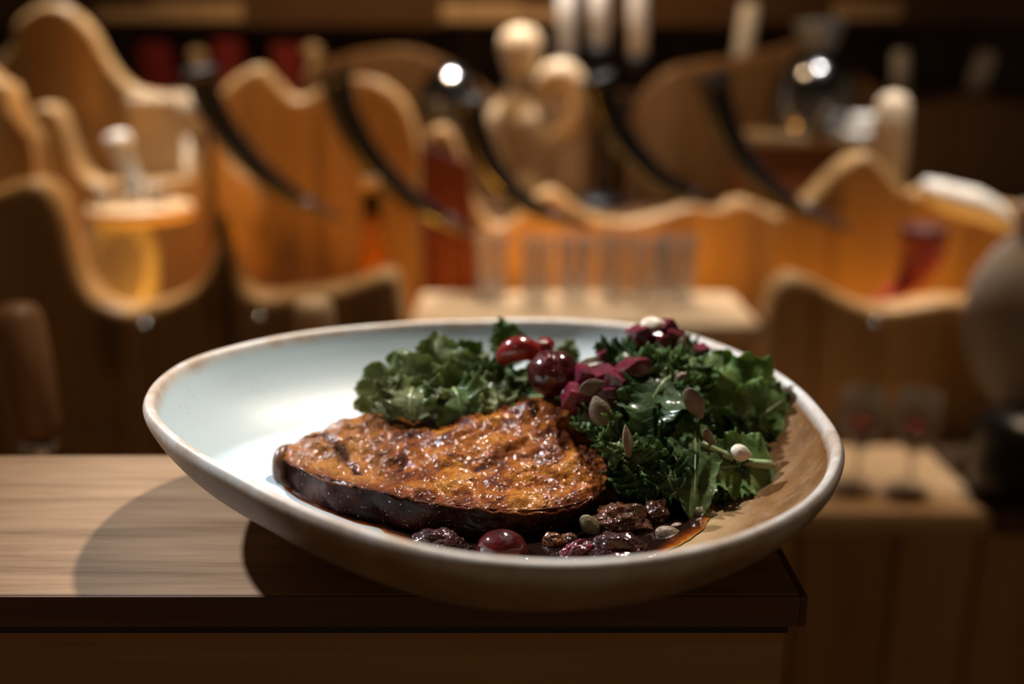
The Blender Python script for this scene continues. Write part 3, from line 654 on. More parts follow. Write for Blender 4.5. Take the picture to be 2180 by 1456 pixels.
def seed_mat(name, a, c):
    m, nt, b = newmat(name); co = objco(nt, (1,1,1), True); n = noise_tex(nt, co, 260, 5, 0.65)
    r = ramp(nt, n, [(0.32, a), (0.66, c)]); L(nt, r.outputs[0], b.inputs['Base Color']); setp(b, Roughness=0.42); b.inputs['Specular IOR Level'].default_value = 0.5
    bump(nt, b, noise_tex(nt, co, 900, 3), 0.4, 0.0007); return m
SEED_B = seed_mat('brown_pumpkin_seed', (0.10, 0.064, 0.036), (0.18, 0.125, 0.078))
SEED_W = seed_mat('pale_pumpkin_seed', (0.55, 0.48, 0.38), (0.74, 0.68, 0.58))
SEED_G = seed_mat('olive_pumpkin_seed', (0.12, 0.10, 0.045), (0.22, 0.19, 0.10))
def frame(ang, tx, ty):
    """columns: long axis in the picture plane turned by ang (degrees), tilted by tx about it and ty about the short axis"""
    B = Matrix((RIGHT, UP, BACK)).transposed()
    return B @ Matrix.Rotation(radians(ang), 3, 'Z') @ Matrix.Rotation(radians(ty), 3, 'Y') @ Matrix.Rotation(radians(tx), 3, 'X')
def ico(sub):
    import bmesh
    bm = bmesh.new(); bmesh.ops.create_icosphere(bm, subdivisions=sub, radius=1.0)
    V = [v.co.copy() for v in bm.verts]; Fc = [tuple(v.index for v in f.verts) for f in bm.faces]; bm.free(); return V, Fc
ICO4 = ico(5); ICO3 = ico(4)
def blob(name, label, cat_, px, py, Y, dims, mat, M=None, fn=None, group=None, hi=True):
    c = at(px, py, Y); V, Fc = ICO4 if hi else ICO3; out = []
    for v in V:
        q = Vector((v.x*dims[0], v.y*dims[1], v.z*dims[2]))
        if fn: q = fn(v, q)
        out.append(M @ q if M else q)
    o = mesh(name, out, Fc, mat); o.location = c
    return tag(o, label, cat_, group)
def seed(label, px, py, Y, length, width, ang, tx=0, ty=0, mat=None, thick=0.0016):
    def fn(v, q):
        t = v.x; w = (1 - 0.30*max(0, t)**1.5) * (1.0 + 0.04*nz(v, 3, px))
        rimf = 1.0
        r = hypot(v.y, v.x*0.9)
        return Vector((q.x + 0.0006*max(0, t)**8, q.y*w*(1-0.25*max(0, t-0.55)), q.z*(1-0.35*smooth((r-0.55)/0.4)) + 0.00012*nz(v, 5, px)))
    return blob('pumpkin_seed', label, 'seed', px, py, Y, (length/2, width/2, thick), mat or SEED_B, frame(ang, tx, ty), fn, 'toasted pumpkin seeds on the dish', False)
seed('pale pumpkin seed on top of the upper beetroot heap', 1388, 690, .443, .0108, .0084, 8, -35, 0, SEED_W)
seed('brown pumpkin seed lying on the row of beetroot cubes', 1259, 826, .392, .0118, .0078, 22, 20, 10)
seed('grey brown pumpkin seed standing on its tip below the beetroot row', 1277, 876, .382, .0122, .0092, 108, 0, 8)
seed('long brown pumpkin seed stuck to the big dark kale leaf', 1478, 858, .382, .0140, .0080, -62, 8, 10)
seed('slender pumpkin seed upright beside the small frilled leaves', 1336, 940, .360, .0125, .0070, 98, 58, 0)
seed('round pale pumpkin seed end resting on the cut kale stem', 1577, 964, .370, .0088, .0074, -15, -25, 10, SEED_W, 0.0028)
seed('smooth olive pumpkin seed upright in the jus by the nut', 1257, 1120, .345, .0108, .0068, -50, 10, 10, SEED_G, 0.0024)
seed('flat brown pumpkin seed lying in the jus at the right', 1428, 1141, .340, .0125, .0074, -18, -25, 0, SEED_B, 0.0022)
seed('brown pumpkin seed behind the flat seed in the jus', 1452, 1130, .3465, .0095, .0060, -22, -30, 0)
seed('small pumpkin seed edge by the two seeds in the jus', 1478, 1128, .349, .0075, .0050, -10, -30, 0)
seed('dark wet pumpkin seed at the shaded edge of the jus', 1500, 1091, .356, .0118, .0056, -14, -40, 0, SEED_G)
seed('pale pumpkin seed leaning behind the big cherry', 1257, 770, .424, .0120, .0056, 15, 40, 0, SEED_W)
seed('thin pale pumpkin seed edge below the leaning seed', 1262, 782, .421, .0110, .0040, 18, 55, 0, SEED_W)
seed('pumpkin seed standing right of the upper beetroot heap', 1449, 733, .437, .0085, .0050, 70, 0, 20)
seed('brown pumpkin seed peeping between crinkled kale leaves', 1451, 803, .402, .0055, .0045, 40, 10, 10)
seed('reddish brown pumpkin seed behind the flat wet kale leaf', 1508, 930, .374, .0090, .0042, -60, 0, 30)
seed('amber pumpkin seed tucked under the big cherry', 1212, 830, .399, .0080, .0035, 32, 10, 10)
# cherries and berries
def cherry_fn(v, q):
    d = 1 - 0.16*exp(-((v.x-0.1)/0.16)**2)*max(0, v.z+0.2)*max(0, v.y+0.35) + 0.05*nz(v, 2.2, 1) + 0.025*nz(v, 6, 4)
    return q*d
blob('pickled_cherry', 'big dark red glossy cherry on top of the duck', 'cherry', 1177, 794, .413, (.0113, .0104, .0105), CHERRY, frame(6, 0, 0), cherry_fn)
strip = cat([at(1068,770,.426), at(1082,752,.425), at(1105,742,.424), at(1130,748,.424), at(1152,765,.423)], 26)
o = tube('cherry_strip', [p - strip[0] for p in strip], [0.0016+0.0042*sin(pi*min(1, 0.12+0.8*i/25)) for i in range(26)], REDCH, None, 18); o.location = strip[0]
tag(o, 'curved bright red strip of pickled cherry beside the big cherry', 'cherry')
blob('cherry_piece', 'small red cherry piece behind the big cherry', 'cherry', 1158, 738, .428, (.0052, .0040, .0045), REDCH, frame(20, 20, 0), lambda v, q: q*(1+0.25*nz(v, 1.6, 2)))
def wr(amp, f, o_): return lambda v, q: q*(1 + amp*nz(v, f, o_) + amp*0.6*nz(v, f*2.3, o_+2))
blob('wrinkled_berry', 'wrinkled dark berry with wet sparkles in front of the duck', 'berry', 937, 1162, .3335, (.0108, .0062, .0070), RAISIN, frame(-8, 0, 0), wr(0.16, 2.2, 3))
blob('cherry', 'smooth dark red cherry at the front of the bowl', 'cherry', 1068, 1172, .329, (.0096, .0080, .0085), CHERRY, frame(0, 0, 0), lambda v, q: q*(1+0.03*nz(v, 2, 6)))
def torn(v, q):
    d = 1 + 0.14*nz(v, 2.4, 8) + 0.08*nz(v, 6, 9) - 0.30*max(0, v.z+0.3)*exp(-((v.y-0.25)/0.35)**2-(v.x/0.7)**2)
    return q*d
blob('wrinkled_berry', 'hollow wrinkled purple berry in front of the caramelised nut', 'berry', 1312, 1176, .327, (.0118, .0074, .0080), RAISIN, frame(4, -10, 0), torn)
blob('berry_piece', 'small crimson berry piece left of the hollow berry', 'berry', 1225, 1180, .327, (.0078, .0044, .0048), BEET, frame(35, 0, 0), wr(0.2, 1.8, 5))
blob('nut_crumb', 'small dark glazed crumb between the cherry and the crimson piece', 'nut', 1178, 1152, .336, (.0040, .0032, .0034), WALNUT, frame(0, 0, 0), wr(0.25, 2, 4), None, False)
blob('nut_crumb', 'tiny glazed crumb beside the crimson berry piece', 'nut', 1212, 1150, .335, (.0032, .0028, .0028), WALNUT, frame(0, 0, 0), wr(0.25, 2, 7), None, False)
def nut(v, q):
    d = 1 + 0.30*nz(v, 2.1, 5) + 0.16*nz(v, 4.6, 2) + 0.07*nz(v, 10, 1); return q*d
blob('caramelised_nut', 'lumpy caramelised nut half in the jus', 'nut', 1326, 1112, .351, (.0112, .0072, .0090), WALNUT, frame(-6, 0, 0), nut)
blob('caramelised_nut', 'small dark nut piece right of the lumpy nut', 'nut', 1398, 1090, .356, (.0050, .0052, .0050), WALNUT, frame(0, 0, 0), nut, None, False)
# beetroot
BROT = random.Random(3)
def beet(label, px, py, Y, s, ang, tx, ty):
    a = s/2; V = []; n = 6; Fc = []; idx = {}
    import bmesh
    bm = bmesh.new(); bmesh.ops.create_cube(bm, size=2.0); bmesh.ops.subdivide_edges(bm, edges=bm.edges[:], cuts=5, use_grid_fill=True)
    J = [BROT.uniform(0.75, 1.15) for _ in range(3)]; o_ = BROT.uniform(0, 40)
    M = frame(ang, tx, ty)
    for v in bm.verts:
        p = v.co.copy(); q = p.normalized()*1.45
        p = p.lerp(q, 0.16); p *= 1 + 0.10*nz(p, 0.8, o_) + 0.04*nz(p, 3, o_)
        v.co = M @ Vector((p.x*a*J[0], p.y*a*J[1], p.z*a*J[2]))
    me = bpy.data.meshes.new('beetroot_cube'); bm.to_mesh(me); bm.free()
    o = bpy.data.objects.new('beetroot_cube', me); COL.objects.link(o); me.materials.append(BEET)
    me.polygons.foreach_set('use_smooth', [True]*len(me.polygons)); me.set_sharp_from_angle(angle=radians(32))
    o.location = at(px, py, Y); return tag(o, label, 'beetroot', 'diced beetroot on the dish')
for lab, px, py, Y, s, a, tx, ty in [
 ('big beetroot chunk at the front left of the upper heap', 1362, 718, .441, .0100, 25, 20, 20),
 ('beetroot chunk under the pale seed in the upper heap', 1390, 716, .443, .0095, -10, 35, -15),
 ('bright magenta beetroot chunk right of the pale seed', 1415, 702, .446, .0090, 40, 20, 25),
 ('beetroot chunk at the right edge of the upper heap', 1432, 718, .443, .0085, -20, 25, 10),
 ('beetroot chunk low at the front of the upper heap', 1412, 733, .438, .0075, 15, 10, 30),
 ('lone beetroot chip near the back rim', 1494, 746, .446, .0058, 20, 30, 10),
 ('upright beetroot cube at the upper end of the row', 1358, 778, .408, .0082, 8, 10, 25),
 ('beetroot cube beside the upright cube in the row', 1336, 797, .405, .0085, 35, 20, 20),
 ('beetroot cube with a frosted face in the middle of the row', 1308, 820, .400, .0092, -25, 20, -20),
 ('bright beetroot cube behind the brown seed', 1283, 802, .405, .0090, 20, 30, 10),
 ('beetroot cube touching the big cherry', 1248, 805, .405, .0090, -15, 20, 20),
 ('beetroot cube under the brown seed', 1290, 845, .395, .0085, 10, 10, 10),
 ('bright beetroot cube at the lower end of the row', 1222, 846, .395, .0085, -20, 25, 15),
 ('dark beetroot cube in the shade below the brown seed', 1248, 858, .394, .0070, 30, 10, 20),
 ('tiny red beetroot sliver above the pale leaning seed', 1283, 757, .424, .0036, 30, 20, 20),
 ('tiny red beetroot crumb beside the upright grey seed', 1254, 880, .388, .0028, 30, 20, 20)]:
    beet(lab, px, py, Y, s, a, tx, ty)

# ------------------------------------------------------------------ carved boards behind the counter
def carved_board(name, label, prof, Y, thick, zbot, joints, mat=None, group='carved wavy topped wooden boards'):
    """board of upright planks whose top follows prof (pixels) at distance Y; each plank is a part"""
    P = sorted([(at(px, py, Y).x, at(px, py, Y).z) for px, py in prof])
    C = cat([(a, b, 0) for a, b in P], 260); C = sorted([(c.x, c.y) for c in C])
    xs = [C[0][0]] + [at(j, 728, Y).x for j in joints] + [C[-1][0]]
    e = empty(name, label, 'board', group); e.location = ((xs[0]+xs[-1])/2, Y+thick/2, 0); ofs = -Vector(e.location)
    r = min(0.012, thick*0.3)
    for k in range(len(xs)-1):
        a = xs[k] + (0.0015 if k else 0); b = xs[k+1] - (0.0015 if k < len(xs)-2 else 0)
        if b-a < 0.01: continue
        n = max(6, int((b-a)/0.006)); V = []; Fc = []
        for i in range(n+1):
            x = lerp(a, b, i/n); z = interp(C, x)
            # rounded top edge; the rounding follows the slope of the outline
            sl = (interp(C, x+0.003)-interp(C, x-0.003))/0.006; ln = sqrt(1+sl*sl); nx, nzz = -sl/ln, 1/ln
            sec = [(Y, -1, None)]
            ring = [Vector((x, Y, zbot))]
            for t in range(5):
                q = t/4*pi/2; dd = r*(1-sin(q))
                ring.append(Vector((x - nx*dd, Y + r*(1-cos(q)), z - nzz*dd)))
            for t in range(4, -1, -1):
                q = t/4*pi/2; dd = r*(1-sin(q))
                ring.append(Vector((x - nx*dd, Y + thick - r*(1-cos(q)), z - nzz*dd)))
            ring.append(Vector((x, Y+thick, zbot)))
            V += [p + ofs for p in ring]
        m_ = 12
        for i in range(n):
            for j in range(m_): Fc.append((i*m_+j, (i+1)*m_+j, (i+1)*m_+(j+1) % m_, i*m_+(j+1) % m_))
        Fc.append(tuple(range(m_))); Fc.append(tuple(n*m_ + m_-1-j for j in range(m_)))
        o = mesh('plank', V, Fc, mat or PINE, e); fixnormals(o)
        o.data.set_sharp_from_angle(angle=radians(50))
    return e
YR1 = 1.22
carved_board('carved_board', 'carved board with a deep U shaped dip in front of the glass jar', [(-160,600),(-60,440),(10,394),(70,385),(112,420),(136,490),(160,580),(205,640),(270,660),(350,642),(415,606),(448,550),(460,490),(470,456),(481,490),(492,560),(520,618),(570,634),(650,622)], YR1, 0.055, 0.0, [-40, 90, 312, 480])
carved_board('carved_board', 'low carved board ending in a rounded hump beside the glass shelf', [(652,622),(720,612),(785,592),(822,580),(848,598),(858,640),(862,690)], YR1, 0.055, 0.0, [760])
carved_board('carved_board', 'low carved board with a wave top behind the wine glasses', [(1628,690),(1640,640),(1660,606),(1692,590),(1735,600),(1800,634),(1865,658),(1930,655),(2020,640),(2100,640),(2330,600)], YR1+0.02, 0.055, 0.0, [1745, 1880, 2050])
carved_board('carved_board', 'upright carved board with a sloping shoulder beside the arched board', [(-330,40),(-120,90),(-20,165),(25,220),(45,290),(58,360),(70,520),(110,700)], YR1+0.10, 0.05, 0.0, [-150, 0])
carved_board('carved_board', 'tall wing shaped carved board with a sweeping shoulder', [(-160,260),(0,120),(30,45),(85,8),(140,15),(190,62),(228,130),(270,178),(320,196),(380,196),(425,212),(440,300)], 1.585, 0.04, 0.0, [105, 240])
carved_board('carved_board', 'carved board with a shallow cup behind the jar lid', [(20,420),(50,260),(85,222),(120,240),(142,300),(168,360),(205,386),(260,388),(340,384),(400,372),(424,320),(436,246),(452,268),(478,330),(505,362),(530,388),(560,470)], 1.50, 0.05, 0.0, [120, 330, 452])
carved_board('carved_board', 'carved board with two peaks behind the first two horns', [(432,330),(462,205),(505,158),(552,140),(586,172),(622,205),(660,198),(702,172),(760,162),(815,176),(862,218),(888,290),(900,360)], 1.64, 0.045, 0.0, [560, 690, 800])
carved_board('carved_board', 'carved board with a curled crest sliding into a low wave behind the middle horns', [(892,420),(900,310),(915,278),(940,268),(962,282),(984,335),(1006,412),(1038,470),(1075,478),(1110,452),(1138,418),(1178,404),(1222,436),(1268,462),(1340,470),(1420,452),(1480,434),(1530,440),(1580,424),(1640,446),(1692,470)], 1.56, 0.045, 0.0, [1010, 1130, 1290, 1450, 1600])
carved_board('carved_board', 'carved board with a high arched top under the cream post', [(1664,520),(1682,446),(1722,424),(1768,378),(1812,340),(1850,326),(1886,356),(1922,398),(1960,408),(2010,398),(2080,420),(2330,470)], 1.46, 0.055, 0.0, [1745, 1900, 2040])
carved_board('carved_board', 'carved board with a rounded top behind the dark domed pot', [(1330,330),(1360,215),(1420,150),(1500,130),(1580,120),(1660,100),(1720,90),(1800,140),(1880,190),(1960,225),(2060,205),(2160,215),(2330,260)], 1.98, 0.045, 0.0, [1440, 1600, 1760, 1900, 2060], BROWNB)
carved_board('carved_board', 'carved board with a low rounded top behind the helmet shaped ball', [(610,260),(660,150),(720,120),(790,105),(860,100),(930,120),(1000,160),(1060,210),(1130,230),(1220,200),(1300,260)], 1.98, 0.045, 0.0, [760, 900, 1080], BROWNB)

# metal studs added for bokeh glints near the plank joints of the front boards
for px, py, Yb in [(558, 676, YR1), (312, 692, YR1), (1862, 690, YR1+0.02), (228, 912, YR1), (160, 905, YR1)]:
    bd_ = COL.objects['carved_board' if px < 650 else 'carved_board.002']
    lathe('glint_stud', [(0.0, -0.004), (0.007, -0.004), (0.0075, 0.0), (0.005, 0.005), (0.0, 0.007)], CHROME, bd_, at(px, py, Yb) - Vector((0, 0.004, 0)) - bd_.location, 16, Matrix.Rotation(radians(90), 3, 'X'))

# glow strips (warm light strips fixed behind the front boards)
def strip_light(x0, x1, y, z, power, label, tilt):
    h = box('light_strip', (x0, y-0.02, z-0.012), (x1, y+0.012, z), IRON, None, 0.002); tag(h, label, 'lamp', 'warm light strips behind the front boards')
    l = bpy.data.lights.new('strip_light', 'AREA'); l.shape = 'RECTANGLE'; l.size = x1-x0; l.size_y = 0.02; l.energy = power; l.color = AMBER
    o = bpy.data.objects.new('strip_light', l); COL.objects.link(o); o.location = ((x0+x1)/2, y, z+0.004); o.rotation_euler = (pi - radians(tilt), 0, 0)
strip_light(-0.60, -0.30, 1.31, 0.86, 0.8, 'warm light strip behind the U shaped board', 25)
strip_light(-0.27, -0.15, 1.31, 0.86, 1.9, 'warm light strip behind the low hump board', 25)
strip_light(-0.13, 0.38, 1.425, 0.90, 0.55, 'warm light strip behind the glass shelf', 20)
strip_light(0.42, 0.75, 1.33, 0.86, 0.4, 'warm light strip behind the low wave board', 25)

# ------------------------------------------------------------------ glass shelf and tumblers
ZS = atz(1200, 690, 0).z; 
ZS = at(1200, 692, YR1).z
sh = empty('glass_shelf', 'pale wooden shelf carrying a row of tumblers', 'shelf'); sh.location = (0.13, 1.30, 0); so_ = -Vector(sh.location)
x0 = at(866, 680, YR1).x; x1 = at(1632, 680, YR1).x
box('shelf_top', Vector((x0+0.002, YR1, ZS-0.022))+so_, Vector((x1-0.004, 1.405, ZS))+so_, PINE_X, sh, 0.005)
nb = 5
for i in range(nb):
    box('front_plank', Vector((lerp(x0+0.002, x1-0.004, i/nb)+0.001, YR1+0.02, 0.0))+so_, Vector((lerp(x0+0.002, x1-0.004, (i+1)/nb)-0.001, YR1+0.045, ZS-0.0225))+so_, PINE, sh, 0.003)
def tumbler(label, x, y, z, r, h, base=0.012, mat=None, group='tumblers on the glass shelf'):
    o = lathe('tumbler', [(0.0, 0.0), (r*0.78, 0.0), (r*0.82, 0.003), (r*0.9, h*0.5), (r, h-0.001), (r-0.0008, h), (r-0.0018, h-0.001), (r*0.9-0.0022, h*0.5), (r*0.8-0.003, base), (r*0.5, base*0.8), (0.0, base*0.75)], mat or GLASS, None, (0,0,0), 32, None, False)
    o.location = (x, y, z); return tag(o, label, 'glass', group)
for px, w, lab in [(1046, 76, 'tumbler at the left end of the shelf row with a dark base'), (1142, 70, 'narrow tumbler second from the hump end of the shelf row'), (1222, 84, 'clear tumbler left of the bright glinting tumbler'), (1302, 70, 'bright glinting tumbler in the middle of the shelf row'), (1372, 76, 'tumbler right of the bright glinting tumbler'), (1440, 86, 'tumbler at the wave board end of the shelf row')]:
    c = atz(px, 644, ZS); tumbler(lab, c.x, 1.345 + random.uniform(-.015, .02), ZS, w/2*0.9*mpp(px, 600, 1.345), 0.092)

# ------------------------------------------------------------------ ledges that carry the props
def ledge(label, lo, hi, legs=True):
    e = empty('wooden_ledge', label, 'shelf'); e.location = ((lo[0]+hi[0])/2, (lo[1]+hi[1])/2, 0); o_ = -Vector(e.location)
    box('ledge_top', Vector(lo)+o_, Vector(hi)+o_, DARKWOOD_X, e, 0.004)
    for sx in (lo[0]+0.03, hi[0]-0.07):
        for sy in (lo[1]+0.01, hi[1]-0.05):
            box('leg', Vector((sx, sy, 0))+o_, Vector((sx+0.04, sy+0.04, lo[2]))+o_, DARKWOOD, e, 0.003)
ZM = 1.015; ZK = 1.215
ledge('dark wooden ledge behind the wave topped boards', (-0.98, 1.70, ZM-0.03), (1.02, 1.96, ZM))
ledge('dark wooden ledge along the back wall', (-1.2, 2.06, ZK-0.03), (1.2, 2.36, ZK))
JZ = 0.90
ledge('small dark ledge behind the U shaped board', (-0.60, 1.335, JZ-0.03), (-0.24, 1.475, JZ))

# ------------------------------------------------------------------ hanging drinking horns
rail = empty('hanging_rail', 'black iron rail from which the horns hang', 'rail'); rail.location = (0.1, 1.44, 1.72)
tube('bar', [(-0.75, 0, 0), (0.75, 0, 0)], 0.008, IRON, rail, 12)
for sx in (-0.7, 0.7): tube('hanger', [(sx, 0, 0), (sx, 0, 2.6-1.72)], 0.006, IRON, rail, 10)
HP = [[(424,148),(446,222),(500,308),(572,380),(640,428),(728,468)],
      [(712,158),(738,252),(796,348),(868,420),(940,466),(1012,498)],
      [(996,210),(1008,272),(1042,352),(1094,412),(1164,452),(1256,482)],
      [(1272,165),(1300,252),(1352,330),(1412,388),(1466,416),(1534,436)],
      [(1518,165),(1534,238),(1566,312),(1618,384),(1694,440),(1812,490)]]
HL = ['black drinking horn beside the cream carved block', 'black drinking horn in front of the two peaked board', 'black drinking horn below the shiny steel ball', 'black drinking horn below the white candles', 'black drinking horn beside the reddish wooden box']
for k, (pp, lab) in enumerate(zip(HP, HL)):
    pts = cat([at(px, py, 1.44 + 0.012*sin(pi*i/5)) for i, (px, py) in enumerate(pp)], 40)
    m1 = mpp(900, 300, 1.44); rad = [m1*interp([(0, 35), (0.08, 33), (0.25, 31), (0.5, 26), (0.75, 20), (0.93, 12), (1, 6)], i/39) for i in range(40)]
    h = empty('drinking_horn', lab, 'drinking horn', 'drinking horns hanging in a row'); h.location = pts[20]; o_ = -pts[20]
    tube('horn_body', [p+o_ for p in pts[:33]], rad[:33], BLACKHORN, h, 24)
    tube('horn_tip', [p+o_ for p in pts[32:]], rad[32:], HORNTIP, h, 20)
    d0 = (pts[0]-pts[1]).normalized()
    tube('rim_band', [pts[0]+o_-d0*0.010, pts[0]+o_, pts[0]+o_+d0*0.002], [rad[0]*1.06, rad[0]*1.08, rad[0]*1.0], IRON, h, 24)
    for q in (3, 27): tube('hanging_cord', [pts[q]+o_+Vector((0, 0, rad[q]*0.8)), Vector((pts[q].x, 1.44, 1.715))+o_], 0.0006, WICK, h, 6)

# ------------------------------------------------------------------ carved figure, shiny ball, candelabra, candles
fg = empty('carved_figure', 'pale carved wooden figure with an oval head and a curled arm', 'figurine')
YF_ = 1.80; mf = mpp(1120, 200, YF_)
b0 = at(1120, 430, YF_); fg.location = (b0.x, YF_, ZM); o_ = -Vector(fg.location)
hc = at(1108, 112, YF_)
lathe('head', [(0.0, -62*mf), (22*mf, -52*mf), (36*mf, -26*mf), (46*mf, 8*mf), (42*mf, 34*mf), (26*mf, 50*mf), (0.0, 56*mf)], CARVED, fg, hc+o_, 32)
body = cat([at(1105,165,YF_), at(1104,205,YF_), at(1120,250,YF_), at(1140,300,YF_), at(1135,360,YF_), Vector((at(1130,430,YF_).x, YF_, ZM+0.004))], 30)
tube('body', [p+o_ for p in body], [mf*interp([(0, 24), (0.2, 30), (0.4, 52), (0.6, 50), (0.8, 40), (1, 58)], i/29) for i in range(30)], CARVED, fg, 24)
arm = cat([at(1150,215,YF_-.02), at(1165,165,YF_-.03), at(1205,160,YF_-.03), at(1228,200,YF_-.03), at(1215,255,YF_-.03), at(1175,300,YF_-.02), at(1140,310,YF_)], 30)
tube('curled_arm', [p+o_ for p in arm], [mf*interp([(0, 16), (0.3, 30), (0.6, 24), (1, 28)], i/29) for i in range(30)], CARVED, fg, 20)
arm = cat([at(1090,215,YF_), at(1056,250,YF_-.01), at(1058,310,YF_-.01), at(1080,370,YF_)], 20)
tube('side_arm', [p+o_ for p in arm], [mf*20]*20, CARVED, fg, 18)
def ball_pot(label, px, py, Y, r, zb, mat):
    c = at(px, py, Y); R = r*mpp(px, py, Y); h = c.z - zb
    e = empty('domed_pot', label, 'pot'); e.location = (c.x, Y, zb)
    lathe('dome', [(R*0.98, h-R*0.62), (R*1.02, h-R*0.35), (R*0.98, h), (R*0.86, h+R*0.42), (R*0.60, h+R*0.74), (R*0.30, h+R*0.92), (0.0, h+R)], mat, e, (0,0,0), 40, None, False)
    lathe('base', [(0.0, 0.0), (R*0.8, 0.0), (R*0.85, 0.01), (R*0.5, 0.025), (R*0.45, max(0.03, h-R*0.9)), (R*0.9, h-R*0.66), (R*0.98, h-R*0.62)], mat, e, (0,0,0), 40, None, False)
    return e, R, h
bp, R, h = ball_pot('shiny steel ball shaped pot behind the middle horn', 958, 205, 1.80, 68, ZM, STEEL)
# candelabra
def candle(label, px, py0, py1, Y, w, tilt=0.0, zb=None, group='white taper candles', base=None):
    top = at(px, py0, Y); bot = at(px - tilt, py1, Y); r = w/2*mpp(px, py1, Y)
    if zb is not None: bot.z = zb
    e = empty('taper_candle', label, 'candle', group); e.location = bot; d = top-bot; n_ = d.normalized()
    wx = tube('wax', [Vector(), d*0.5, d*0.96, d], [r, r*0.97, r*0.9, r*0.55], WAX, e, 20)
    tube('wick', [d*0.99, d + n_*0.010], 0.0008, WICK, wx, 6)
    return bot, r
cdb = empty('candelabra', 'black iron candelabra holding three white candles', 'candelabra', None); YC = 1.86
cdb.location = (at(1275, 300, YC).x, YC, ZM); o_ = -Vector(cdb.location)
cups = []
for px, py1, lab in [(1206, 122, 'white taper candle above the curled wooden arm'), (1276, 104, 'white taper candle in the middle of the candelabra'), (1358, 124, 'white taper candle at the board side of the candelabra')]:
    b, r = candle(lab, px, -70, py1, YC, 42)
    lathe('cup', [(0.0, -0.03), (r*0.7, -0.028), (r*1.15, -0.012), (r*1.3, 0.006), (r*1.22, 0.006), (r*1.03, -0.002), (0.0, -0.002)], IRON, cdb, b+o_, 24); cups.append(b)
hub = Vector((cdb.location.x, YC, at(1275, 215, YC).z))
for b in (cups[0], cups[2]):
    tube('branch', [p+o_ for p in cat([hub, Vector((lerp(hub.x, b.x, 0.6), YC, hub.z-0.02)), Vector((b.x, YC, lerp(hub.z, b.z, 0.4))), b-Vector((0, 0, 0.028))], 18)], 0.006, IRON, cdb, 12)
tube('stem', [Vector((cups[1].x, YC, cups[1].z-0.028))+o_, hub+o_, Vector((hub.x, YC, ZM+0.02))+o_], [0.008, 0.016, 0.010], IRON, cdb, 16)
lathe('foot', [(0.0, 0.0), (0.06, 0.0), (0.055, 0.012), (0.02, 0.024), (0.0, 0.026)], IRON, cdb, (0,0,0), 28)
candle('white candle tilted above the dark rack near the wall', 1598, 6, 60, 2.15, 44, 18, ZK, base=1)
candle('dim white candle behind the cream rounded post', 1917, 108, 200, 2.15, 36, 0, ZK)
candle('dim leaning white candle near the end of the wall ledge', 2102, 108, 240, 2.15, 44, 34, ZK)

# dark dome pot on the reddish box
YX = 1.80
bx0 = at(1575, 300, YX).x; bx1 = at(1800, 300, YX).x; zt = at(1690, 282, YX).z
wbx = empty('wooden_box', 'reddish brown wooden box with a pale lid edge under the domed pot', 'box'); wbx.location = ((bx0+bx1)/2, YX, ZM); o_ = -Vector(wbx.location)
box('body', Vector((bx0+0.006, YX-0.05, ZM))+o_, Vector((bx1-0.006, YX+0.10, zt-0.02))+o_, REDWOOD, wbx, 0.003)
box('lid', Vector((bx0, YX-0.056, zt-0.019))+o_, Vector((bx1, YX+0.106, zt))+o_, PINE_X, wbx, 0.004)
bp, R, h = ball_pot('dark domed steel pot standing on the reddish wooden box', 1732, 206, YX+0.02, 96, zt, STEEL)
lathe('crest', [(0.0, h+R*0.97), (R*0.30, h+R*0.95), (R*0.40, h+R*1.05), (R*0.52, h+R*1.45), (R*0.56, h+R*1.6), (R*0.50, h+R*1.6), (R*0.36, h+R*1.12), (0.0, h+R*1.08)], BRUSHED, bp, (0,0,0), 32)
# white block and cream post on the arched board
YP = 1.53
c = at(1850, 298, 1.715); r_ = mpp(1845, 280, 1.715)
wd = empty('white_dish', 'white ceramic butter dish beside the cream rounded post', 'dish'); wd.location = (c.x, 1.717, ZM); 
hh = c.z - ZM
box('pedestal', (-40*r_, -0.016, 0), (40*r_, 0.02, hh), CARVED, wd, 0.004)
box('plate', (-54*r_, -0.03, hh), (48*r_, 0.024, hh+0.016), WHITECER, wd, 0.006)
box('cover', (-44*r_, -0.024, hh+0.0165), (14*r_, 0.02, hh+0.044), WHITECER, wd, 0.010)
pt = at(1915, 196, 1.56); rp = 38*mpp(1915, 250, 1.56)
post = lathe('rounded_post', [(0.0, 0.0), (rp*1.1, 0.0), (rp*1.1, pt.z-0.09), (rp*0.98, pt.z-0.05), (rp*0.9, pt.z-0.02), (rp*0.62, pt.z-0.005), (0.0, pt.z)], CARVED, None, (0,0,0), 28)
post.location = (pt.x, 1.58, 0); tag(post, 'cream rounded wooden post rising behind the arched board', 'post')
# white horn, red horn cup
pts = cat([at(1962,392,1.44), at(2010,418,1.43), at(2060,432,1.42), at(2110,452,1.41), at(2160,486,1.40)], 24)
wh = tube('ivory_horn', [p-pts[0] for p in pts], [mpp(2050,430,1.42)*interp([(0, 14), (0.18, 30), (0.55, 34), (0.85, 24), (1, 9)], i/23) for i in range(24)], IVORY, None, 22); wh.location = pts[0]
tag(wh, 'white polished horn resting on the arched board', 'horn')
rh = empty('red_horn_cup', 'red glazed horn shaped cup curling down to the wave board', 'cup')
pts = cat([at(1968,492,1.335), at(1966,540,1.335), at(1942,590,1.335), at(1900,626,1.33), at(1848,652,1.325)], 26); rh.location = pts[25]; o_ = -pts[25]
m1 = mpp(1940, 560, 1.28); rr = [m1*interp([(0, 48), (0.3, 40), (0.6, 27), (0.85, 16), (1, 9)], i/25) for i in range(26)]
tube('cup_body', [p+o_ for p in pts], rr, REDGLAZE, rh, 24)
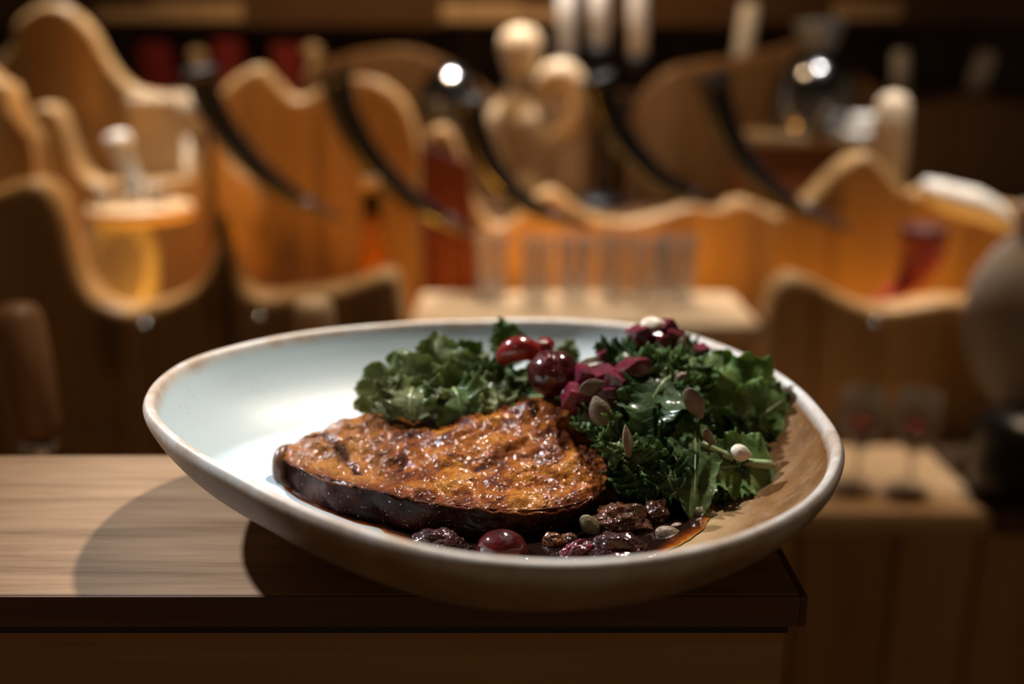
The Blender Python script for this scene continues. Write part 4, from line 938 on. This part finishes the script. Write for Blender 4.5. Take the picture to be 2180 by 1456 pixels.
tube('rim_band', [pts[0]+o_-Vector((0, 0, 0.006)), pts[0]+o_+Vector((0, 0, 0.006))], [m1*51, m1*51], MAROON, rh, 24)

# ------------------------------------------------------------------ left: jar with lid, cups, cream block, amber bottle
jc = at(262, 520, 1.40); mj = mpp(262, 520, 1.40)
jar = empty('glass_jar', 'squat glass jar with a broad pale wooden lid', 'jar'); jar.location = (at(300, 452, 1.40).x, 1.40, JZ)
jx = at(258, 520, 1.40).x - jar.location.x
zl = at(300, 462, 1.40).z - JZ
lathe('jar_body', [(0.0, 0.0), (70*mj, 0.0), (74*mj, 0.006), (76*mj, zl*0.7), (62*mj, zl-0.002), (59*mj, zl-0.002), (72*mj, zl*0.7), (70*mj, 0.010), (0.0, 0.008)], GLASS, jar, (jx, 0, 0), 36, None, False)
lathe('lid', [(0.0, zl), (100*mj, zl), (108*mj, zl+0.005), (108*mj, zl+0.014), (102*mj, zl+0.018), (0.0, zl+0.018)], PINE_X, jar, (0, 0, 0), 40)
for px, lab in [(228, 'tiny cup chromed to glint on the jar lid beside the sloping board'), (280, 'tiny cup chromed to glint in the middle of the jar lid'), (332, 'tiny cup chromed to glint on the jar lid beside the horn')]:
    tumbler(lab, at(px, 430, 1.40).x, 1.395 + random.uniform(-.02, .02), JZ+zl+0.0185, 0.015, 0.024, 0.004, CHROME, 'tiny cups chromed to glint on the jar lid')  # small glass cups given chrome to make bright glints
b = at(272, 330, 1.45); 
sv = lathe('white_pestle', [(0.0, 0.0), (0.016, 0.0), (0.018, 0.01), (0.013, 0.03), (0.014, 0.07), (0.019, 0.085), (0.015, 0.097), (0.0, 0.10)], WHITECER, None, (0,0,0), 24, Matrix.Rotation(radians(-14), 3, 'Y')); 
sv.location = (at(296, 420, 1.43).x, 1.43, JZ+zl+0.0205); tag(sv, 'leaning white ceramic pestle on the jar lid', 'pestle')
cb = empty('carved_block', 'cream carved wooden block with a notched side beside the first horn', 'carving'); YB_ = 1.553
mb = mpp(360, 300, YB_); cb.location = (at(350, 300, YB_).x, YB_, 0); zt = at(350, 205, YB_).z; zb_ = at(350, 410, YB_).z
box('slab', (-78*mb, 0, 0), (36*mb, 0.03, zt), CARVED, cb, 0.008)
tube('side_rod', [(44*mb, 0.015, 0.0), (44*mb, 0.015, zt-0.05)], 0.012, CARVED, cb, 16)
lathe('upper_knob', [(0.0, -0.03), (0.02, -0.024), (0.028, 0.0), (0.022, 0.022), (0.0, 0.03)], CARVED, cb, (58*mb, 0.015, zt-0.03), 24, Matrix.Diagonal((1, 0.5, 1)))
lathe('lower_knob', [(0.0, -0.06), (0.02, -0.05), (0.024, 0.0), (0.018, 0.05), (0.0, 0.06)], CARVED, cb, (52*mb, 0.015, zt-0.13), 24, Matrix.Diagonal((1, 0.55, 1)))
ab = at(563, 480, 1.42); 
bt = empty('amber_bottle', 'slim amber glass bottle behind the low board', 'bottle'); bt.location = (ab.x, 1.40, 0.86)
zt = at(563, 398, 1.40).z - 0.86
lathe('bottle_glass', [(0.0, 0.0), (0.026, 0.0), (0.028, 0.01), (0.028, zt*0.55), (0.014, zt*0.72), (0.0125, zt), (0.010, zt), (0.011, zt*0.72), (0.025, zt*0.55), (0.025, 0.012), (0.0, 0.008)], AMBERGL, bt, (0,0,0), 28, None, False)
lathe('stopper', [(0.0, zt-0.01), (0.0098, zt-0.01), (0.0125, zt+0.002), (0.0125, zt+0.014), (0.0, zt+0.016)], PINE_X, bt, (0,0,0), 20)
ledge('small dark ledge under the amber bottle', (-0.225, 1.345, 0.83), (-0.145, 1.47, 0.86))
bt.location.x = max(-0.2, bt.location.x)
# round peg top in front of the boards, brown handle behind the counter
pt = at(667, 632, 0.78); rp = 43*mpp(667, 650, 0.78)
pg = lathe('wooden_post', [(0.0, 0.0), (rp, 0.0), (rp, pt.z-0.014), (rp*0.95, pt.z-0.007), (rp*0.84, pt.z-0.003), (rp*0.6, pt.z-0.001), (0.0, pt.z)], POSTW, None, (0,0,0), 30); pg.location = (pt.x, 0.78, 0)
tag(pg, 'round topped wooden post in front of the low boards', 'post')
hd = empty('tap_lever', 'dark brown rounded wooden lever with a steel collar behind the counter', 'lever')
Yh = 0.66; a = at(30, 645, Yh); b = at(82, 925, Yh); e_ = at(92, 1010, Yh); hd.location = e_; o_ = -e_; mh = mpp(50, 800, Yh)
d = b-a
tube('grip', [p+o_ for p in [a, a+d*0.03, a+d*0.10, a+d*0.5, a+d*0.92, b]], [mh*20, mh*40, mh*52, mh*54, mh*50, mh*44], HANDLE, hd, 28)
tube('collar', [b+o_, b+(e_-b)*0.5+o_, e_+o_], [mh*38, mh*36, mh*30], CHROME, hd, 24)
tube('post', [o_+e_, o_+Vector((e_.x, Yh, 0.0))], 0.010, CHROME, hd, 16)

# ------------------------------------------------------------------ right: low table, wine glasses, black pot, stoneware jug
ZT = at(1900, 1088, 1.0).z
tb = empty('low_table', 'low pine table with a plank front beside the counter', 'table'); xa = at(1560, 1080, 1.0).x; xb = at(2122, 1080, 1.0).x
tb.location = ((xa+xb)/2, 1.08, 0); o_ = -Vector(tb.location)
box('table_top', Vector((xa, 1.0, ZT-0.03))+o_, Vector((xb, 1.20, ZT))+o_, PINE_X, tb, 0.008)
xs = [xa+0.01, at(1690, 1250, 1.02).x, at(1905, 1250, 1.02).x, at(2075, 1250, 1.02).x, at(2300, 1250, 1.02).x, at(2500, 1250, 1.02).x]
for i in range(5): box('front_plank', Vector((xs[i]+0.002, 1.02, 0.0))+o_, Vector((xs[i+1]-0.002, 1.045, ZT-0.031))+o_, PINE, tb, 0.004)
box('side_ledge', Vector((xb+0.003, 1.0, ZT-0.031))+o_, Vector((xs[5], 1.215, ZT))+o_, DARKWOOD_X, tb, 0.004)
def wineglass(label, px, Y, h):
    c = at(px, 1040, Y); e = empty('wine_glass', label, 'wine glass', 'wine glasses on the low table'); e.location = (c.x, Y, ZT)
    R = 0.026
    lathe('glass_bowl', [(0.0, 0.0), (R*0.9, 0.0), (R*0.9, 0.0015), (0.006, 0.006), (0.004, 0.012), (0.004, h*0.35), (0.010, h*0.40), (R, h*0.62), (R*1.02, h*0.78), (R*0.9, h), (R*0.9-0.001, h), (R*1.0-0.0012, h*0.78), (R-0.0014, h*0.63), (0.009, h*0.425), (0.0, h*0.41)], GLASS, e, (0,0,0), 32, None, False)
    lathe('wine', [(0.0, h*0.416), (0.0085, h*0.43), (R-0.002, h*0.632), (R-0.0018, h*0.68), (0.0, h*0.68)], REDDRINK, e, (0,0,0), 28)
wineglass('wine glass with a little red drink nearest the bowl side of the low table', 1820, 1.07, 0.118)
wineglass('wine glass with a little red drink beside the black pot', 1934, 1.06, 0.118)
cp = at(2150, 1040, 1.055); pot = empty('black_pot', 'round black enamel pot with a lid on the table end', 'pot'); pot.location = (cp.x+0.005, 1.05, ZT); mp_ = mpp(2150, 950, 1.06)
R = 104*mp_
lathe('pot_body', [(0.0, 0.0), (R*0.85, 0.0), (R*0.97, 0.015), (R, 0.04), (R*0.98, 0.075), (R*0.99, 0.078), (0.0, 0.078)], BLACKPOT, pot, (0,0,0), 36)
pl_ = lathe('lid', [(0.0, 0.0785), (R*1.02, 0.0785), (R*1.02, 0.083), (R*0.7, 0.098), (R*0.2, 0.103), (0.0, 0.103)], BLACKPOT, pot, (0,0,0), 36)
lathe('knob', [(0.0, 0.1025), (R*0.1, 0.103), (R*0.1, 0.112), (R*0.16, 0.118), (R*0.12, 0.124), (0.0, 0.126)], CHROME, pl_, (0,0,0), 20)
cj = at(2200, 680, 1.14); mj = mpp(2200, 680, 1.14)
st_ = empty('stone_jug', 'grey stoneware jug with a round belly behind the black pot', 'jug'); zb_ = ZT; st_.location = (cj.x+0.015, 1.148, zb_)
def jz(py): return at(2195, py, 1.14).z - zb_
lathe('jug_body', [(0.0, 0.0), (62*mj, 0.0), (70*mj, jz(870)), (120*mj, jz(810)), (152*mj, jz(740)), (160*mj, jz(680)), (146*mj, jz(600)), (110*mj, jz(540)), (72*mj, jz(500)), (66*mj, jz(470)), (78*mj, jz(440)), (70*mj, jz(440)), (58*mj, jz(470)), (60*mj, jz(500)), (0.0, jz(520))], STONE, st_, (0,0,0), 40)
hp = cat([Vector((66*mj, 0, jz(455))), Vector((130*mj, 0, jz(470))), Vector((190*mj, 0, jz(540))), Vector((150*mj, 0, jz(640)))], 16)
tube('jug_handle', hp, 0.010, STONE, st_, 14)

# ------------------------------------------------------------------ back wall: upper shelf, plaques, red books, maroon cloth
zb_ = at(1090, 58, 2.16).z
us = empty('upper_shelf', 'dark beam shelf across the back wall with pale plaques', 'shelf'); us.location = (0, 2.3, zb_); o_ = -Vector(us.location)
box('shelf_beam', Vector((-1.5, 2.18, zb_))+o_, Vector((1.5, 2.392, zb_+0.14))+o_, DARKWOOD_X, us, 0.004)
for xa_, xb_, ya, yb in [(325, 512, 6, 46), (940, 1112, 8, 48), (1775, 1925, 2, 42), (1112, 1200, 20, 46), (200, 320, 18, 46)]:
    p = at(xa_, yb, 2.165); q = at(xb_, ya, 2.165)
    box('plaque', Vector((p.x, 2.165, p.z))+o_, Vector((q.x, 2.1795, q.z))+o_, PINE_X, us, 0.003)
for px, w, top, lab in [(322, 54, 92, 'red bound book beside the tall wing board'), (478, 50, 84, 'red bound book between the horn mouth and the two peaked board'), (606, 56, 96, 'red bound book behind the dip of the two peaked board')]:
    bk = empty('red_book', lab, 'book', 'red books on the wall ledge'); m2 = mpp(px, 150, 2.14); c = at(px, 150, 2.14); bk.location = (c.x, 2.14, ZK); zt = at(px, top, 2.14).z - ZK
    box('cover', (-w/2*m2, 0, 0), (w/2*m2, 0.15, zt), REDCLOTH, bk, 0.006)
    box('pages', (-w/2*m2+0.004, 0.006, 0.003), (w/2*m2-0.004, 0.1515, zt-0.004), WAX, bk, 0)
for px, top, lab in [(410, 100, 'wooden peg doll between two red books'), (660, 90, 'wooden peg doll right of the red books')]:
    c = at(px, 150, 2.16); zt = at(px, top, 2.16).z - ZK
    o = lathe('wooden_peg', [(0.0, 0.0), (0.024, 0.0), (0.026, 0.01), (0.014, zt*0.55), (0.012, zt*0.62), (0.020, zt*0.75), (0.018, zt*0.92), (0.0, zt)], POSTW, None, (0,0,0), 24); o.location = (c.x, 2.20, ZK)
    tag(o, lab, 'peg', 'wooden pegs on the wall ledge')
mk = mpp(945, 450, 1.53)
xa_ = at(900, 450, 1.54).x; xb_ = at(1000, 450, 1.54).x
cl = []
V = []; Fc = []; nx_, nz_ = 24, 30; z1 = at(945, 305, 1.545).z; z0 = at(945, 640, 1.545).z
for j in range(nz_+1):
    for i in range(nx_+1):
        u = i/nx_; t = j/nz_; V.append((lerp(xa_, xb_, u) + 0.02*t*(u-0.2), 1.548 - 0.006*sin(u*14+t*2) - 0.004*t, lerp(z1 - 0.03*u, z0, t)))
for j in range(nz_):
    for i in range(nx_): Fc.append((j*(nx_+1)+i, j*(nx_+1)+i+1, (j+1)*(nx_+1)+i+1, (j+1)*(nx_+1)+i))
dc = mesh('hanging_cloth', V, Fc, MAROON); md = dc.modifiers.new('thickness', 'SOLIDIFY'); md.thickness = 0.003
tag(dc, 'dark maroon cloth hanging on the board with the curled crest', 'cloth')

# ------------------------------------------------------------------ beads of fat and glaze that catch the light
def bead_mat(name, col):
    m, nt, b = newmat(name); co = objco(nt); n = noise_tex(nt, co, 200, 2)
    r = ramp(nt, n, [(0.3, [x*0.7 for x in col]), (0.7, col)]); L(nt, r.outputs[0], b.inputs['Base Color'])
    setp(b, Roughness=0.16, IOR=1.9); b.inputs['Specular IOR Level'].default_value = 0.7
    return m
BEAD_V, BEAD_F = ico(2)
def beads(o, n, r0, r1, mat, seed_, flat=0.55, up=-0.2, mask=None):
    me = o.data; rng = random.Random(seed_); V = []; Fc = []
    pl = [(p.center.copy(), p.normal.copy()) for p in me.polygons]; cnt = 0; tries = 0
    while cnt < n and tries < n*30:
        tries += 1; c, nn = pl[rng.randrange(len(pl))]
        if nn.z < up: continue
        if mask is not None and mask(c) < rng.random(): continue
        r = lerp(r0, r1, rng.random()**3); k = len(V)
        t = nn.orthogonal().normalized(); b2 = nn.cross(t); sx = rng.uniform(0.7, 1.5)
        for v in BEAD_V: V.append(c + t*(v.x*r*sx) + b2*(v.y*r) + nn*(v.z*r*flat))
        Fc += [tuple(k+i for i in f) for f in BEAD_F]; cnt += 1
    q = mesh('glaze_beads', V, Fc, mat, o); q['kind'] = 'stuff'; return q
FATB = bead_mat('amber_fat_beads', (0.20, 0.07, 0.012)); REDB = bead_mat('red_syrup_beads', (0.07, 0.006, 0.006)); DARKB = bead_mat('dark_jus_beads', (0.03, 0.008, 0.005))
beads(sk, 1900, 0.00018, 0.00075, FATB, 1, 0.6, 0.1, lambda c: 0.25 + 0.75*smooth((nz(c, 60, 3)+0.25)/0.5))
beads(mt, 260, 0.0002, 0.0006, DARKB, 2, 0.6, -0.5, lambda c: 1.0 if c.y < -0.005 else 0.0)
for o in [o for o in list(COL.objects) if o.name.split('.')[0] in ('pickled_cherry', 'wrinkled_berry', 'berry_piece', 'caramelised_nut', 'cherry_strip')]:
    beads(o, 16 if 'strip' in o.name or 'pickled' in o.name else 46, 0.00025, 0.0007, REDB if 'nut' not in o.name else DARKB, len(o['label']), 0.6, 0.25)
